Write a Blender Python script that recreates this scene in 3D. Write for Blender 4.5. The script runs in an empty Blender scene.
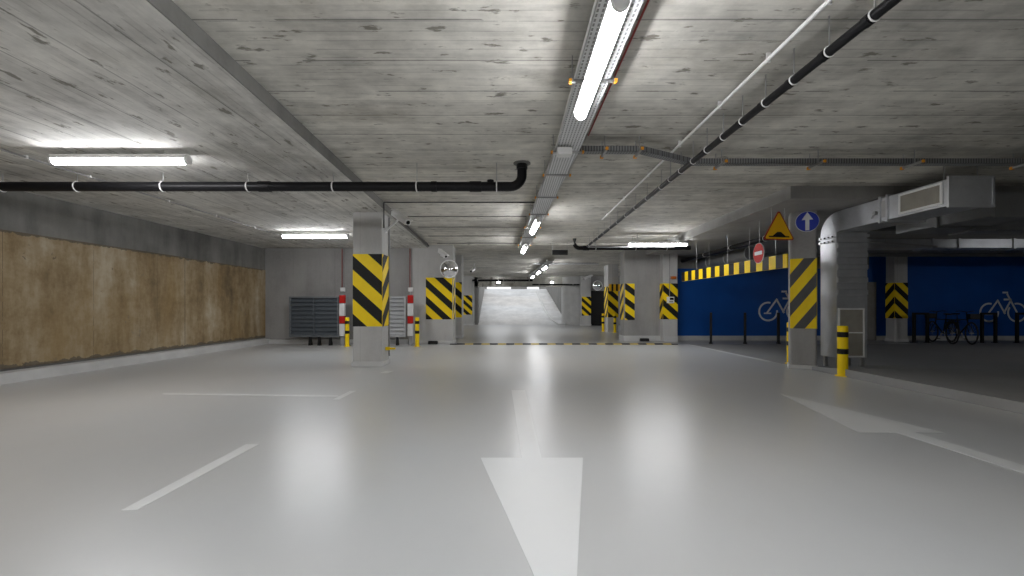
import bpy, bmesh, math, random
from mathutils import Vector, Matrix
random.seed(7)
C = bpy.context.scene.collection
PI = math.pi
F, CX, HY, CH = 460.0, 512.0, 307.0, 1.1

def P(px, py, Y):
    return Vector(((px - CX) / F * Y, Y, CH - (py - HY) / F * Y))
def G(px, py, z=0.0):
    Y = (CH - z) * F / (py - HY)
    return Vector(((px - CX) / F * Y, Y, z))

# ------------------------------------------------------------------ materials
def new_mat(name):
    m = bpy.data.materials.new(name); m.use_nodes = True
    nt = m.node_tree
    return m, nt, nt.nodes['Principled BSDF']

def plain(name, col, rough=0.5, metal=0.0, var=0.08, scale=6.0, coat=0.0, bump=0.0, spec=0.3):
    """procedural paint: base colour broken up by a soft noise"""
    m, nt, b = new_mat(name)
    tc = nt.nodes.new('ShaderNodeTexCoord')
    n = nt.nodes.new('ShaderNodeTexNoise'); n.inputs['Scale'].default_value = scale; n.inputs['Detail'].default_value = 5
    nt.links.new(tc.outputs['Object'], n.inputs['Vector'])
    r = nt.nodes.new('ShaderNodeValToRGB')
    r.color_ramp.elements[0].position = 0.3; r.color_ramp.elements[1].position = 0.7
    lo = [c * (1 - var) for c in col]; hi = [min(1, c * (1 + var)) for c in col]
    r.color_ramp.elements[0].color = (*lo, 1); r.color_ramp.elements[1].color = (*hi, 1)
    nt.links.new(n.outputs['Fac'], r.inputs['Fac'])
    nt.links.new(r.outputs['Color'], b.inputs['Base Color'])
    b.inputs['Roughness'].default_value = rough; b.inputs['Metallic'].default_value = metal
    b.inputs['Coat Weight'].default_value = coat; b.inputs['Specular IOR Level'].default_value = spec if metal < .5 else 0.5
    if bump:
        bp = nt.nodes.new('ShaderNodeBump'); bp.inputs['Strength'].default_value = bump; bp.inputs['Distance'].default_value = 0.01
        nt.links.new(n.outputs['Fac'], bp.inputs['Height']); nt.links.new(bp.outputs['Normal'], b.inputs['Normal'])
    return m

def emit(name, col, strength):
    m = bpy.data.materials.new(name); m.use_nodes = True
    nt = m.node_tree; nt.nodes.clear()
    o = nt.nodes.new('ShaderNodeOutputMaterial'); e = nt.nodes.new('ShaderNodeEmission')
    e.inputs['Color'].default_value = (*col, 1); e.inputs['Strength'].default_value = strength
    nt.links.new(e.outputs[0], o.inputs['Surface'])
    return m

class N:
    """tiny helper to write node maths"""
    def __init__(s, nt): s.nt = nt
    def m(s, op, a, b=None, c=None):
        n = s.nt.nodes.new('ShaderNodeMath'); n.operation = op
        for i, v in enumerate((a, b, c)):
            if v is None: continue
            if isinstance(v, (int, float)): n.inputs[i].default_value = v
            else: s.nt.links.new(v, n.inputs[i])
        return n.outputs[0]
    def noise(s, vec, scale, detail=5, rough=0.55, mscale=None):
        if mscale:
            mp = s.nt.nodes.new('ShaderNodeMapping'); mp.inputs['Scale'].default_value = mscale
            s.nt.links.new(vec, mp.inputs['Vector']); vec = mp.outputs[0]
        n = s.nt.nodes.new('ShaderNodeTexNoise'); n.inputs['Scale'].default_value = scale
        n.inputs['Detail'].default_value = detail; n.inputs['Roughness'].default_value = rough
        s.nt.links.new(vec, n.inputs['Vector']); return n.outputs['Fac']
    def ramp(s, fac, stops):
        r = s.nt.nodes.new('ShaderNodeValToRGB'); cr = r.color_ramp
        while len(cr.elements) < len(stops): cr.elements.new(0.5)
        for e, (p, c) in zip(cr.elements, stops):
            e.position = p; e.color = (c, c, c, 1) if isinstance(c, (int, float)) else (*c, 1)
        s.nt.links.new(fac, r.inputs['Fac']); return r.outputs['Color']
    def mix(s, fac, a, b, mode='MIX'):
        n = s.nt.nodes.new('ShaderNodeMix'); n.data_type = 'RGBA'; n.blend_type = mode
        for sock, v in ((n.inputs[0], fac), (n.inputs[6], a), (n.inputs[7], b)):
            if isinstance(v, (int, float)): sock.default_value = v
            elif isinstance(v, tuple): sock.default_value = (*v, 1)
            else: s.nt.links.new(v, sock)
        return n.outputs[2]
    def white(s, v):
        n = s.nt.nodes.new('ShaderNodeTexWhiteNoise'); n.noise_dimensions = '1D'
        s.nt.links.new(v, n.inputs['W']); return n.outputs['Value']

def board_concrete(name, base, axis, board=0.11, joint=0.5, contrast=1.0, rough=0.85, pits=True):
    """concrete cast on boards; AXIS is the world axis across the boards"""
    m, nt, b = new_mat(name); k = N(nt)
    geo = nt.nodes.new('ShaderNodeNewGeometry'); pos = geo.outputs['Position']
    sep = nt.nodes.new('ShaderNodeSeparateXYZ'); nt.links.new(pos, sep.inputs[0])
    ax = sep.outputs['XYZ'.index(axis)]
    wob = k.noise(pos, 1.2, 2)
    v = k.m('ADD', ax, k.m('MULTIPLY', k.m('SUBTRACT', wob, 0.5), 0.02))
    bi = k.m('DIVIDE', v, board)
    tone = k.white(k.m('FLOOR', bi))
    fr = k.m('FRACT', bi)
    line = k.m('LESS_THAN', k.m('ABSOLUTE', k.m('SUBTRACT', fr, 0.5)), 0.06)
    lw = k.m('MULTIPLY', line, k.m('GREATER_THAN', k.noise(pos, 2.5, 4), 0.48))
    ji = k.m('DIVIDE', v, joint); jf = k.m('FRACT', ji)
    jl = k.m('MULTIPLY', k.m('LESS_THAN', jf, 0.016 / joint), k.m('GREATER_THAN', k.noise(pos, 0.9, 3), 0.42))
    big = k.noise(pos, 0.55, 7, 0.6); mid = k.noise(pos, 3.0, 8, 0.65)
    st = {'X': (5, .8, 1), 'Y': (.8, 5, 1), 'Z': (1, 1, 6)}[axis]
    streak = k.noise(pos, 2.2, 8, 0.7, st)
    val = k.m('ADD', 0.62, k.m('MULTIPLY', k.m('SUBTRACT', tone, 0.5), 0.16 * contrast))
    val = k.m('ADD', val, k.m('MULTIPLY', k.m('SUBTRACT', big, 0.5), 1.05 * contrast))
    val = k.m('ADD', val, k.m('MULTIPLY', k.m('SUBTRACT', mid, 0.5), 0.85 * contrast))
    val = k.m('ADD', val, k.m('MULTIPLY', k.m('SUBTRACT', streak, 0.5), 0.55 * contrast))
    val = k.m('SUBTRACT', val, k.m('MULTIPLY', lw, 0.14 * contrast))
    val = k.m('SUBTRACT', val, k.m('MULTIPLY', jl, 0.38 * contrast))
    d = tuple(c * 0.38 for c in base); h = tuple(min(1, c * 1.35) for c in base)
    col = k.ramp(val, [(0.0, d), (0.62, base), (1.0, h)])
    if pits:
        ps = {'X': (7, 2.6, 1), 'Y': (2.6, 7, 1), 'Z': (1, 1, 5)}[axis]
        pn = k.noise(pos, 1.35, 5, 0.62, ps)
        pm = k.ramp(pn, [(0.605, 0.0), (0.66, 1.0)])
        col = k.mix(k.m('MULTIPLY', pm, 0.82), col, tuple(c * f for c, f in zip(base, (0.25, 0.235, 0.2))))
        wp = k.ramp(k.noise(pos, 1.3, 6, 0.7), [(0.6, 0.0), (0.75, 1.0)])
        col = k.mix(k.m('MULTIPLY', wp, 0.35), col, h)
        gs = k.ramp(k.noise(pos, 0.8, 8, 0.72, {'X': (1.5, .8, 1), 'Y': (.8, 1.5, 1), 'Z': (1, 1, 1)}[axis]), [(0.55, 0.0), (0.70, 1.0)])
        col = k.mix(k.m('MULTIPLY', gs, 0.42), col, tuple(c * f for c, f in zip(base, (0.45, 0.42, 0.36))))
    nt.links.new(col, b.inputs['Base Color'])
    b.inputs['Roughness'].default_value = rough
    bp = nt.nodes.new('ShaderNodeBump'); bp.inputs['Strength'].default_value = 0.35; bp.inputs['Distance'].default_value = 0.01
    nt.links.new(val, bp.inputs['Height']); nt.links.new(bp.outputs['Normal'], b.inputs['Normal'])
    return m

def wall_concrete(name, base, rough=0.8, con=1.0):
    m, nt, b = new_mat(name); k = N(nt)
    geo = nt.nodes.new('ShaderNodeNewGeometry'); pos = geo.outputs['Position']
    sep = nt.nodes.new('ShaderNodeSeparateXYZ'); nt.links.new(pos, sep.inputs[0])
    s = k.noise(pos, 2.5, 7, 0.6, (1, 1, .18)); g = k.noise(pos, 1.0, 7, 0.6)
    fine = k.noise(pos, 30, 3)
    val = k.m('ADD', k.m('MULTIPLY', s, 0.5 * con), k.m('ADD', k.m('MULTIPLY', g, 0.5 * con), k.m('MULTIPLY', fine, 0.15)))
    off = 0.5 * con + 0.075
    val = k.m('ADD', k.m('SUBTRACT', val, off), 0.5)
    jx = k.m('LESS_THAN', k.m('FRACT', k.m('DIVIDE', k.m('ADD', sep.outputs[0], 0.31), 1.25)), 0.008)
    val = k.m('SUBTRACT', val, k.m('MULTIPLY', jx, 0.15))
    col = k.ramp(val, [(0.15, tuple(c * .55 for c in base)), (0.5, base), (0.85, tuple(min(1, c * 1.3) for c in base))])
    nt.links.new(col, b.inputs['Base Color']); b.inputs['Roughness'].default_value = rough
    return m

def brown_wall(name):
    m, nt, b = new_mat(name); k = N(nt)
    geo = nt.nodes.new('ShaderNodeNewGeometry'); pos = geo.outputs['Position']
    sep = nt.nodes.new('ShaderNodeSeparateXYZ'); nt.links.new(pos, sep.inputs[0])
    st = k.noise(pos, 1.6, 8, 0.65, (1, 1, .22)); big = k.noise(pos, 0.7, 6, 0.6); fine = k.noise(pos, 7, 8, 0.7)
    val = k.m('ADD', k.m('MULTIPLY', st, 0.55), k.m('ADD', k.m('MULTIPLY', big, 0.35), k.m('MULTIPLY', fine, 0.22)))
    col = k.ramp(val, [(0.40, (0.09, 0.064, 0.036)), (0.5, (0.24, 0.17, 0.085)), (0.57, (0.33, 0.25, 0.145)), (0.67, (0.47, 0.40, 0.29))])
    och = k.ramp(k.noise(pos, 0.9, 4, 0.6, (1, 1, .3)), [(0.5, 0.0), (0.66, 1.0)])
    col = k.mix(k.m('MULTIPLY', och, 0.4), col, (0.31, 0.20, 0.07))
    gr = k.ramp(k.noise(pos, 1.7, 6, 0.65, (1, 1.3, .8)), [(0.66, 0.0), (0.72, 1.0)])
    col = k.mix(k.m('MULTIPLY', gr, 0.7), col, (0.14, 0.135, 0.12))
    jl = k.m('LESS_THAN', k.m('FRACT', k.m('DIVIDE', k.m('ADD', sep.outputs[1], 0.6), 1.45)), 0.006)
    col = k.mix(k.m('MULTIPLY', jl, k.m('MULTIPLY', k.m('GREATER_THAN', fine, 0.45), 0.6)), col, (0.06, 0.045, 0.03))
    pm = k.ramp(k.noise(pos, 9, 3, 0.6), [(0.70, 0.0), (0.74, 1.0)])
    col = k.mix(k.m('MULTIPLY', pm, 0.6), col, (0.07, 0.05, 0.03))
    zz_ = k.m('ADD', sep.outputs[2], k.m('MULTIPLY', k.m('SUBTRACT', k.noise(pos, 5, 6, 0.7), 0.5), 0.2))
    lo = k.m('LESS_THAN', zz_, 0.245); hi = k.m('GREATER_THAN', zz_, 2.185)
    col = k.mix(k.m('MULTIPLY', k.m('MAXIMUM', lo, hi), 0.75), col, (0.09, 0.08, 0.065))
    nt.links.new(col, b.inputs['Base Color']); b.inputs['Roughness'].default_value = 0.8
    bp = nt.nodes.new('ShaderNodeBump'); bp.inputs['Strength'].default_value = 0.5; bp.inputs['Distance'].default_value = 0.02
    nt.links.new(val, bp.inputs['Height']); nt.links.new(bp.outputs['Normal'], b.inputs['Normal'])
    return m

def epoxy(name, base, r0, r1, coat=0.0, var=0.07):
    m, nt, b = new_mat(name); k = N(nt)
    geo = nt.nodes.new('ShaderNodeNewGeometry'); pos = geo.outputs['Position']
    a = k.noise(pos, 0.35, 6, 0.6); f = k.noise(pos, 2.0, 6, 0.7, (1, .5, 1))
    v = k.m('ADD', k.m('MULTIPLY', a, 0.6), k.m('MULTIPLY', f, 0.4))
    col = k.ramp(v, [(0.3, tuple(c * (1 - var) for c in base)), (0.7, tuple(min(1, c * (1 + var)) for c in base))])
    tint = k.ramp(k.noise(pos, 0.16, 3, 0.5), [(0.38, (0.97, 1.0, 1.02)), (0.62, (1.02, 1.0, 0.965))])
    col = k.mix(1.0, col, tint, 'MULTIPLY')
    nt.links.new(col, b.inputs['Base Color'])
    b.inputs['Roughness'].default_value = (r0 + r1) / 2
    b.inputs['Coat Weight'].default_value = coat; b.inputs['Coat Roughness'].default_value = 0.12
    return m

def perforated(name, base):
    m, nt, b = new_mat(name); k = N(nt)
    tc = nt.nodes.new('ShaderNodeTexCoord')
    sep = nt.nodes.new('ShaderNodeSeparateXYZ'); nt.links.new(tc.outputs['Object'], sep.inputs[0])
    def near(s, per, w): return k.m('LESS_THAN', k.m('ABSOLUTE', k.m('SUBTRACT', k.m('FRACT', k.m('DIVIDE', s, per)), 0.5)), w)
    hole = k.m('MULTIPLY', near(sep.outputs[0], 0.031, 0.2), near(sep.outputs[1], 0.045, 0.33))
    col = k.mix(k.m('MULTIPLY', hole, 0.8), base, tuple(c * .22 for c in base))
    nt.links.new(col, b.inputs['Base Color']); b.inputs['Metallic'].default_value = 0.1; b.inputs['Roughness'].default_value = 0.5
    return m

def galvanised(name, base, rough=0.38):
    m, nt, b = new_mat(name); k = N(nt)
    tc = nt.nodes.new('ShaderNodeTexCoord')
    v = nt.nodes.new('ShaderNodeTexVoronoi'); v.inputs['Scale'].default_value = 40
    nt.links.new(tc.outputs['Object'], v.inputs['Vector'])
    n = k.noise(tc.outputs['Object'], 3, 5)
    f = k.m('ADD', k.m('MULTIPLY', n, 0.7), k.m('MULTIPLY', v.outputs['Distance'], 0.12))
    col = k.ramp(f, [(0.25, tuple(c * .85 for c in base)), (0.65, tuple(min(1, c * 1.15) for c in base))])
    nt.links.new(col, b.inputs['Base Color']); b.inputs['Metallic'].default_value = 0.6; b.inputs['Roughness'].default_value = rough
    return m

M = {}
M['ceil_x'] = board_concrete('ceiling concrete boards across', (0.62, 0.603, 0.55), 'Y', contrast=1.25)
M['ceil_y'] = board_concrete('ceiling concrete boards along', (0.63, 0.622, 0.59), 'X', contrast=1.15)
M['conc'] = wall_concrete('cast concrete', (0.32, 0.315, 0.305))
M['conc_l'] = wall_concrete('pale cast concrete', (0.49, 0.487, 0.475), con=0.8)
M['conc_d'] = wall_concrete('dark cast concrete', (0.21, 0.207, 0.195), con=1.3)
M['conc_up'] = wall_concrete('blotched cast concrete', (0.20, 0.197, 0.185), con=2.2)
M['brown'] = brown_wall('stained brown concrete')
M['blue'] = plain('blue wall paint', (0.007, 0.085, 0.36), 0.45, var=0.08, scale=1.5)
M['plinth'] = plain('pale grey plinth paint', (0.58, 0.58, 0.57), 0.5, var=0.08, scale=3)
M['floor'] = epoxy('light grey epoxy', (0.52, 0.52, 0.515), 0.27, 0.33, 0.0, 0.04)
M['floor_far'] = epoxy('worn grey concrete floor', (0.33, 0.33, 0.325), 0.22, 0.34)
M['floor_bike'] = epoxy('dark grey screed', (0.29, 0.29, 0.287), 0.5, 0.7, var=0.15)
M['ramp'] = epoxy('ramp concrete', (0.55, 0.545, 0.54), 0.4, 0.6, var=0.38)
M['yellow'] = plain('yellow enamel', (0.98, 0.69, 0.004), 0.5, var=0.04)
M['black'] = plain('black enamel', (0.014, 0.014, 0.014), 0.55, spec=.2)
M['grey_stripe'] = plain('worn dark grey enamel', (0.085, 0.085, 0.082), 0.5)
M['rubber'] = plain('black rubber', (0.03, 0.03, 0.03), 0.75)
M['yrubber'] = plain('dusty yellow rubber', (0.55, 0.42, 0.12), 0.7, var=0.15)
M['white'] = plain('white paint', (0.72, 0.72, 0.72), 0.5, var=0.03)
M['line'] = epoxy('white road paint', (0.72, 0.72, 0.715), 0.35, 0.5, var=0.03)
M['line_old'] = epoxy('faded road paint', (0.665, 0.665, 0.66), 0.4, 0.55, var=0.04)
M['pipe_black'] = plain('black plastic pipe', (0.008, 0.008, 0.009), 0.4, var=0.1, spec=.18)
M['galv'] = galvanised('galvanised sheet', (0.56, 0.575, 0.595))
M['galv_d'] = galvanised('dull galvanised sheet', (0.30, 0.305, 0.31), 0.5)
M['steel'] = plain('zinc steel', (0.42, 0.42, 0.42), 0.4, 0.8)
M['tray'] = perforated('perforated zinc', (0.74, 0.75, 0.76)); M['tray_d'] = perforated('dull perforated zinc', (0.24, 0.245, 0.25))
M['orange'] = plain('orange plastic', (0.85, 0.36, 0.03), 0.5)
M['white_plastic'] = plain('white plastic', (0.82, 0.82, 0.81), 0.4, var=0.03)
M['grey_plastic'] = plain('grey plastic', (0.3, 0.3, 0.3), 0.5)
M['red'] = plain('red enamel', (0.50, 0.02, 0.016), 0.6, var=0.06, spec=.12)
M['red_dark'] = plain('dark red enamel', (0.32, 0.03, 0.02), 0.45)
M['sign_blue'] = plain('traffic blue', (0.012, 0.035, 0.40), 0.4, var=0.04)
M['sign_yellow'] = plain('traffic yellow', (0.90, 0.50, 0.01), 0.4, var=0.04)
M['louvre'] = plain('anthracite louvre paint', (0.10, 0.115, 0.13), 0.4, 0.3)
M['louvre_f'] = plain('slate louvre paint', (0.17, 0.185, 0.2), 0.4, 0.3)
M['louvre_l'] = plain('grey louvre paint', (0.45, 0.46, 0.47), 0.4, 0.3)
M['grille'] = plain('dusty beige grille', (0.36, 0.34, 0.29), 0.6)
M['duct_dark'] = plain('dark duct inside', (0.05, 0.048, 0.042), 0.8)
M['bike'] = plain('black bicycle paint', (0.012, 0.013, 0.015), 0.4)
M['door'] = plain('grey door paint', (0.25, 0.24, 0.22), 0.5, var=0.1)
M['gate'] = plain('black gate paint', (0.012, 0.012, 0.012), 0.7)
M['mirror'] = plain('mirror', (0.85, 0.86, 0.88), 0.04, 1.0, var=0.0)
M['lens'] = plain('black glass', (0.01, 0.01, 0.01), 0.1)
M['cable_red'] = plain('red cable', (0.30, 0.05, 0.04), 0.5)
M['symbol'] = plain('white wall paint', (0.70, 0.71, 0.73), 0.5, var=0.05)
LAMP = 30.0
M['tube'] = emit('lamp diffuser', (0.975, 0.975, 1.0), LAMP)
M['bulkhead'] = emit('bulkhead glow', (0.95, 0.98, 1.0), 14)

# ------------------------------------------------------------------ mesh builder
class MB:
    def __init__(s): s.v = []; s.f = []; s.mi = []; s.sm = []
    def add(s, vs, fs, mi=0, smooth=False):
        b = len(s.v); s.v += [Vector(v) for v in vs]
        for f in fs: s.f.append([b + i for i in f]); s.mi.append(mi); s.sm.append(smooth)
        return s
    def box(s, x0, x1, y0, y1, z0, z1, mi=0):
        vs = [(x0,y0,z0),(x1,y0,z0),(x1,y1,z0),(x0,y1,z0),(x0,y0,z1),(x1,y0,z1),(x1,y1,z1),(x0,y1,z1)]
        return s.add(vs, [(0,3,2,1),(4,5,6,7),(0,1,5,4),(1,2,6,5),(2,3,7,6),(3,0,4,7)], mi)
    def prism(s, pts, d, mi=0):
        """closed prism: polygon PTS swept by vector D"""
        n = len(pts); d = Vector(d); a = [Vector(p) for p in pts]
        nrm = Vector((0,0,0))
        for i in range(n): nrm += a[i].cross(a[(i+1) % n])
        if nrm.dot(d) > 0: a = a[::-1]
        vs = a + [p + d for p in a]
        fs = [tuple(range(n)), tuple(range(2*n-1, n-1, -1))] + [(i, i+n, (i+1) % n + n, (i+1) % n) for i in range(n)]
        fs[2:] = [tuple(reversed((i, (i+1) % n, (i+1) % n + n, i+n))) for i in range(n)]
        return s.add(vs, fs, mi)
    def tube(s, pts, r, seg=12, mi=0, cap=True):
        pts = [Vector(p) for p in pts]; n = len(pts)
        t0 = (pts[1] - pts[0]).normalized()
        up = Vector((0,0,1)) if abs(t0.z) < 0.9 else Vector((1,0,0))
        u = t0.cross(up).normalized(); rings = []
        for i in range(n):
            if i == 0: t = (pts[1]-pts[0]).normalized()
            elif i == n-1: t = (pts[-1]-pts[-2]).normalized()
            else: t = ((pts[i]-pts[i-1]).normalized() + (pts[i+1]-pts[i]).normalized()).normalized()
            u = (u - t * u.dot(t)).normalized(); w = t.cross(u)
            sc = 1.0
            if 0 < i < n-1:
                c = t.dot((pts[i+1]-pts[i]).normalized()); sc = min(1/max(c, .5), 1.6)
            rr = r[i] if isinstance(r, (list, tuple)) else r
            rings.append([pts[i] + (u*math.cos(a) + w*math.sin(a)) * rr for a in [2*PI*j/seg for j in range(seg)]])
        vs = [v for ring in rings for v in ring]; fs = []
        for i in range(n-1):
            for j in range(seg):
                k = (j+1) % seg
                fs.append((i*seg+j, i*seg+k, (i+1)*seg+k, (i+1)*seg+j))
        s.add(vs, fs, mi, True)
        if cap:
            s.add(rings[0], [tuple(range(seg-1, -1, -1))], mi); s.add(rings[-1], [tuple(range(seg))], mi)
        return s
    def torus(s, c, ax1, ax2, R, r, seg=28, ms=8, mi=0, a0=0, a1=2*PI):
        c = Vector(c); full = abs(a1-a0-2*PI) < 1e-6
        pts = [c + (Vector(ax1)*math.cos(a) + Vector(ax2)*math.sin(a))*R for a in [a0+(a1-a0)*i/seg for i in range(seg + (0 if full else 1))]]
        if not full: return s.tube(pts, r, ms, mi)
        nrm = Vector(ax1).cross(Vector(ax2)).normalized(); vs = []; n = len(pts)
        for p in pts:
            o = (p-c).normalized()
            vs += [p + (o*math.cos(b) + nrm*math.sin(b))*r for b in [2*PI*j/ms for j in range(ms)]]
        fs = [(i*ms+j, i*ms+(j+1)%ms, ((i+1)%n)*ms+(j+1)%ms, ((i+1)%n)*ms+j) for i in range(n) for j in range(ms)]
        return s.add(vs, fs, mi, True)
    def build(s, name, mats, parent=None, bevel=0.0, local=False):
        me = bpy.data.meshes.new(name)
        off = Vector((0,0,0))
        if parent is not None and not local:
            q = parent
            while q is not None: off += q.location; q = q.parent
        me.from_pydata([v - off for v in s.v], [], s.f)
        if not isinstance(mats, (list, tuple)): mats = [mats]
        for m in mats: me.materials.append(M[m] if isinstance(m, str) else m)
        me.polygons.foreach_set('material_index', s.mi)
        me.polygons.foreach_set('use_smooth', s.sm)
        me.update()
        bm = bmesh.new(); bm.from_mesh(me)
        bmesh.ops.recalc_face_normals(bm, faces=bm.faces) if False else None
        bm.to_mesh(me); bm.free()
        o = bpy.data.objects.new(name, me); C.objects.link(o)
        if parent is not None: o.parent = parent
        if bevel:
            md = o.modifiers.new('edge', 'BEVEL'); md.width = bevel; md.segments = 2; md.limit_method = 'ANGLE'
        return o

def tag(o, label=None, cat=None, group=None, kind=None):
    for k, v in (('label', label), ('category', cat), ('group', group), ('kind', kind)):
        if v: o[k] = v
    return o
def thing(name, loc, label, cat, group=None, rz=0.0):
    o = bpy.data.objects.new(name, None); C.objects.link(o); o.empty_display_size = 0.1
    o.location = loc; o.rotation_euler = (0, 0, rz)
    return tag(o, label, cat, group)
def dup(root, loc, label=None, rz=None, group=None):
    r = root.copy(); C.objects.link(r); r.location = loc
    if rz is not None: r.rotation_euler = (0, 0, rz)
    if label: r['label'] = label
    if group: r['group'] = group
    for ch in list(root.children):
        c = ch.copy(); C.objects.link(c); c.parent = r
        for g in list(ch.children):
            d = g.copy(); C.objects.link(d); d.parent = c
    return r
def structure(name, mb, mats, bevel=0):
    return tag(mb.build(name, mats, bevel=bevel), kind='structure')

# ------------------------------------------------------------------ stripes
def clip(poly, a, b, c):
    """keep the part of a 2-D polygon where a*x + b*y >= c"""
    out = []
    for i in range(len(poly)):
        p, q = poly[i], poly[(i+1) % len(poly)]
        dp, dq = a*p[0]+b*p[1]-c, a*q[0]+b*q[1]-c
        if dp >= 0: out.append(p)
        if dp * dq < 0:
            t = dp/(dp-dq); out.append((p[0]+t*(q[0]-p[0]), p[1]+t*(q[1]-p[1])))
    return out
def stripe_face(mb, o, u, n, w, h, slope, off, per, frac=0.48, th=0.006, vertical=False):
    """painted sheet: top edge starts at O, runs along unit vector U, hangs down H; N points out of the sheet.
    black where (t - slope*x) lies in a band, t measured down from the top; VERTICAL bands run straight down"""
    o, u, n = Vector(o), Vector(u), Vector(n); dn = Vector((0,0,-1))
    def pt(p, d): return o + u*p[0] + dn*p[1] + n*d
    rect = [(0,0),(w,0),(w,h),(0,h)]
    mb.prism([pt(p, 0) for p in rect], n*th, 0)
    a, b = (1, 0) if vertical else (-slope, 1)
    vals = [a*p[0]+b*p[1] for p in rect]
    k0, k1 = math.floor((min(vals)-off)/per)-1, math.ceil((max(vals)-off)/per)+1
    for k in range(k0, k1+1):
        lo, hi = off+k*per, off+k*per+frac*per
        poly = clip(clip(rect, a, b, lo), -a, -b, -hi)
        if len(poly) < 3: continue
        mb.prism([pt(p, th) for p in poly], n*0.0012, 1)
X1, Y1 = Vector((1,0,0)), Vector((0,1,0))

# ------------------------------------------------------------------ the setting
BACK, FY, FARY = 13.78, 13.62, 28.6
LX = -7.40
ZR, ZL = 2.98, 2.85

mb = MB()
mb.box(-7.6, 5.24, -7, FY, -0.2, 0, 0); mb.box(-7.6, 12, FY, FARY, -0.2, 0, 1)
mb.box(5.24, 20, -7, FY, -0.2, 0, 2); mb.box(12, 20, FY, 16, -0.2, 0, 2)
structure('floor', mb, ['floor', 'floor_far', 'floor_bike'])
# the raised platform beside the drive, sloping away to floor level
mb = MB()
mb.prism([(5.26,-7,0),(5.26,-7,0.115),(5.26,7.3,0.115),(5.26,8.7,0.002),(5.26,8.7,0)], (14.7,0,0), 0)
structure('trim_1', mb, ['floor_bike'])

def sx(y): return -2.09 + (y-2.65)*(-0.0378)
mb = MB()
mb.box(-7.6, 12, FY, 29.2, 2.95, 3.3, 0)
mb.prism([(sx(-7),-7,ZR),(20,-7,ZR),(20,FY,ZR),(sx(FY),FY,ZR)], (0,0,0.32), 0)
mb.prism([(-7.6,-7,ZL),(sx(-7),-7,ZL),(sx(FY),FY,ZL),(-7.6,FY,ZL)], (0,0,0.45), 1)
mb.box(12, 20, FY, 16, ZR, 3.3, 0)
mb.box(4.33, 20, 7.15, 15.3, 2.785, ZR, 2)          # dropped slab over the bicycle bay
mb.box(-8, 12, 28.6, 29.0, 2.36, 3.3, 0)            # downstand over the ramp mouth
mb.prism([(sx(-7),-7,ZL+.001),(sx(-7)+.012,-7,ZL+.001),(sx(FY)+.012,FY,ZL+.001),(sx(FY),FY,ZL+.001)], (0,0,ZR-ZL), 3)
structure('ceiling', mb, ['ceil_x', 'ceil_y', 'conc', 'conc_d'])

mb = MB()
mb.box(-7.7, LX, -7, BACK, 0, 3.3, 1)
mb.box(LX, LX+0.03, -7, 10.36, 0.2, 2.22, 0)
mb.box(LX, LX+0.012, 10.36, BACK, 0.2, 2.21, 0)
mb.box(LX+.012, LX+0.024, 10.35, 10.38, 0.2, 2.215, 2)
structure('wall_left', mb, ['brown', 'conc_up', 'duct_dark'])
mb = MB(); mb.prism([(LX,-7,0),(LX+0.16,-7,0),(LX+0.14,-7,0.15),(LX,-7,0.165)], (0,BACK+7,0), 0)
structure('baseboard_left', mb, ['plinth'])
mb = MB(); mb.box(-7.7, -3.06, BACK, BACK+0.3, 0, 3.3, 0)
structure('wall_back', mb, ['conc'])
mb = MB(); mb.prism([(-7.3,BACK,0),(-7.3,BACK-0.07,0),(-7.3,BACK-0.06,0.12),(-7.3,BACK,0.13)], (4.2,0,0), 0)
structure('baseboard_back', mb, ['plinth'])
mb = MB(); mb.box(-7.7, 20, -7.3, -7, 0, 3.3, 0); structure('wall_rear', mb, ['conc'])
mb = MB(); mb.box(20, 20.3, -7.3, 16, 0, 3.3, 0); structure('wall_right', mb, ['conc_d'])
# far bay
mb = MB(); mb.box(-7.9, -7.6, BACK+.3, 29, 0, 3.3, 0); structure('wall_far_left', mb, ['conc'])
mb = MB(); mb.box(-7.6, -2.12, FARY, FARY+0.5, 0, 3.3, 0); structure('wall_far_back', mb, ['conc'])
mb = MB(); mb.box(12, 12.3, 15.9, 29, 0, 3.3, 0); structure('wall_far_right', mb, ['conc_d'])
# blue bicycle wall, grey concrete above the paint
mb = MB()
mb.box(5.3, 11.8, 15.2, 15.5, 0, 2.37, 0); mb.box(5.3, 11.8, 15.2, 15.5, 2.37, 3.3, 1)
mb.box(11.8, 20, 15.2, 15.5, 0, 2.78, 0); mb.box(11.8, 20, 15.2, 15.5, 2.78, 3.3, 1)
structure('wall_blue', mb, ['blue', 'conc_d'])
mb = MB(); mb.box(5.3, 20, 15.14, 15.2, 0, 0.15, 0); structure('baseboard_blue', mb, ['plinth'])
# deep concrete stub wall between the drive and the bicycle bay
mb = MB(); mb.box(3.63, 5.3, 14.9, 15.45, 0, 2.95, 0); structure('wall_centre', mb, ['conc'], 0.02)
mb = MB(); mb.box(3.60, 4.82, 14.84, 14.9, 0, 0.17, 0); mb.box(3.60, 3.63, 14.9, 15.48, 0, 0.17, 0)
structure('baseboard_centre', mb, ['plinth'])
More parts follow.
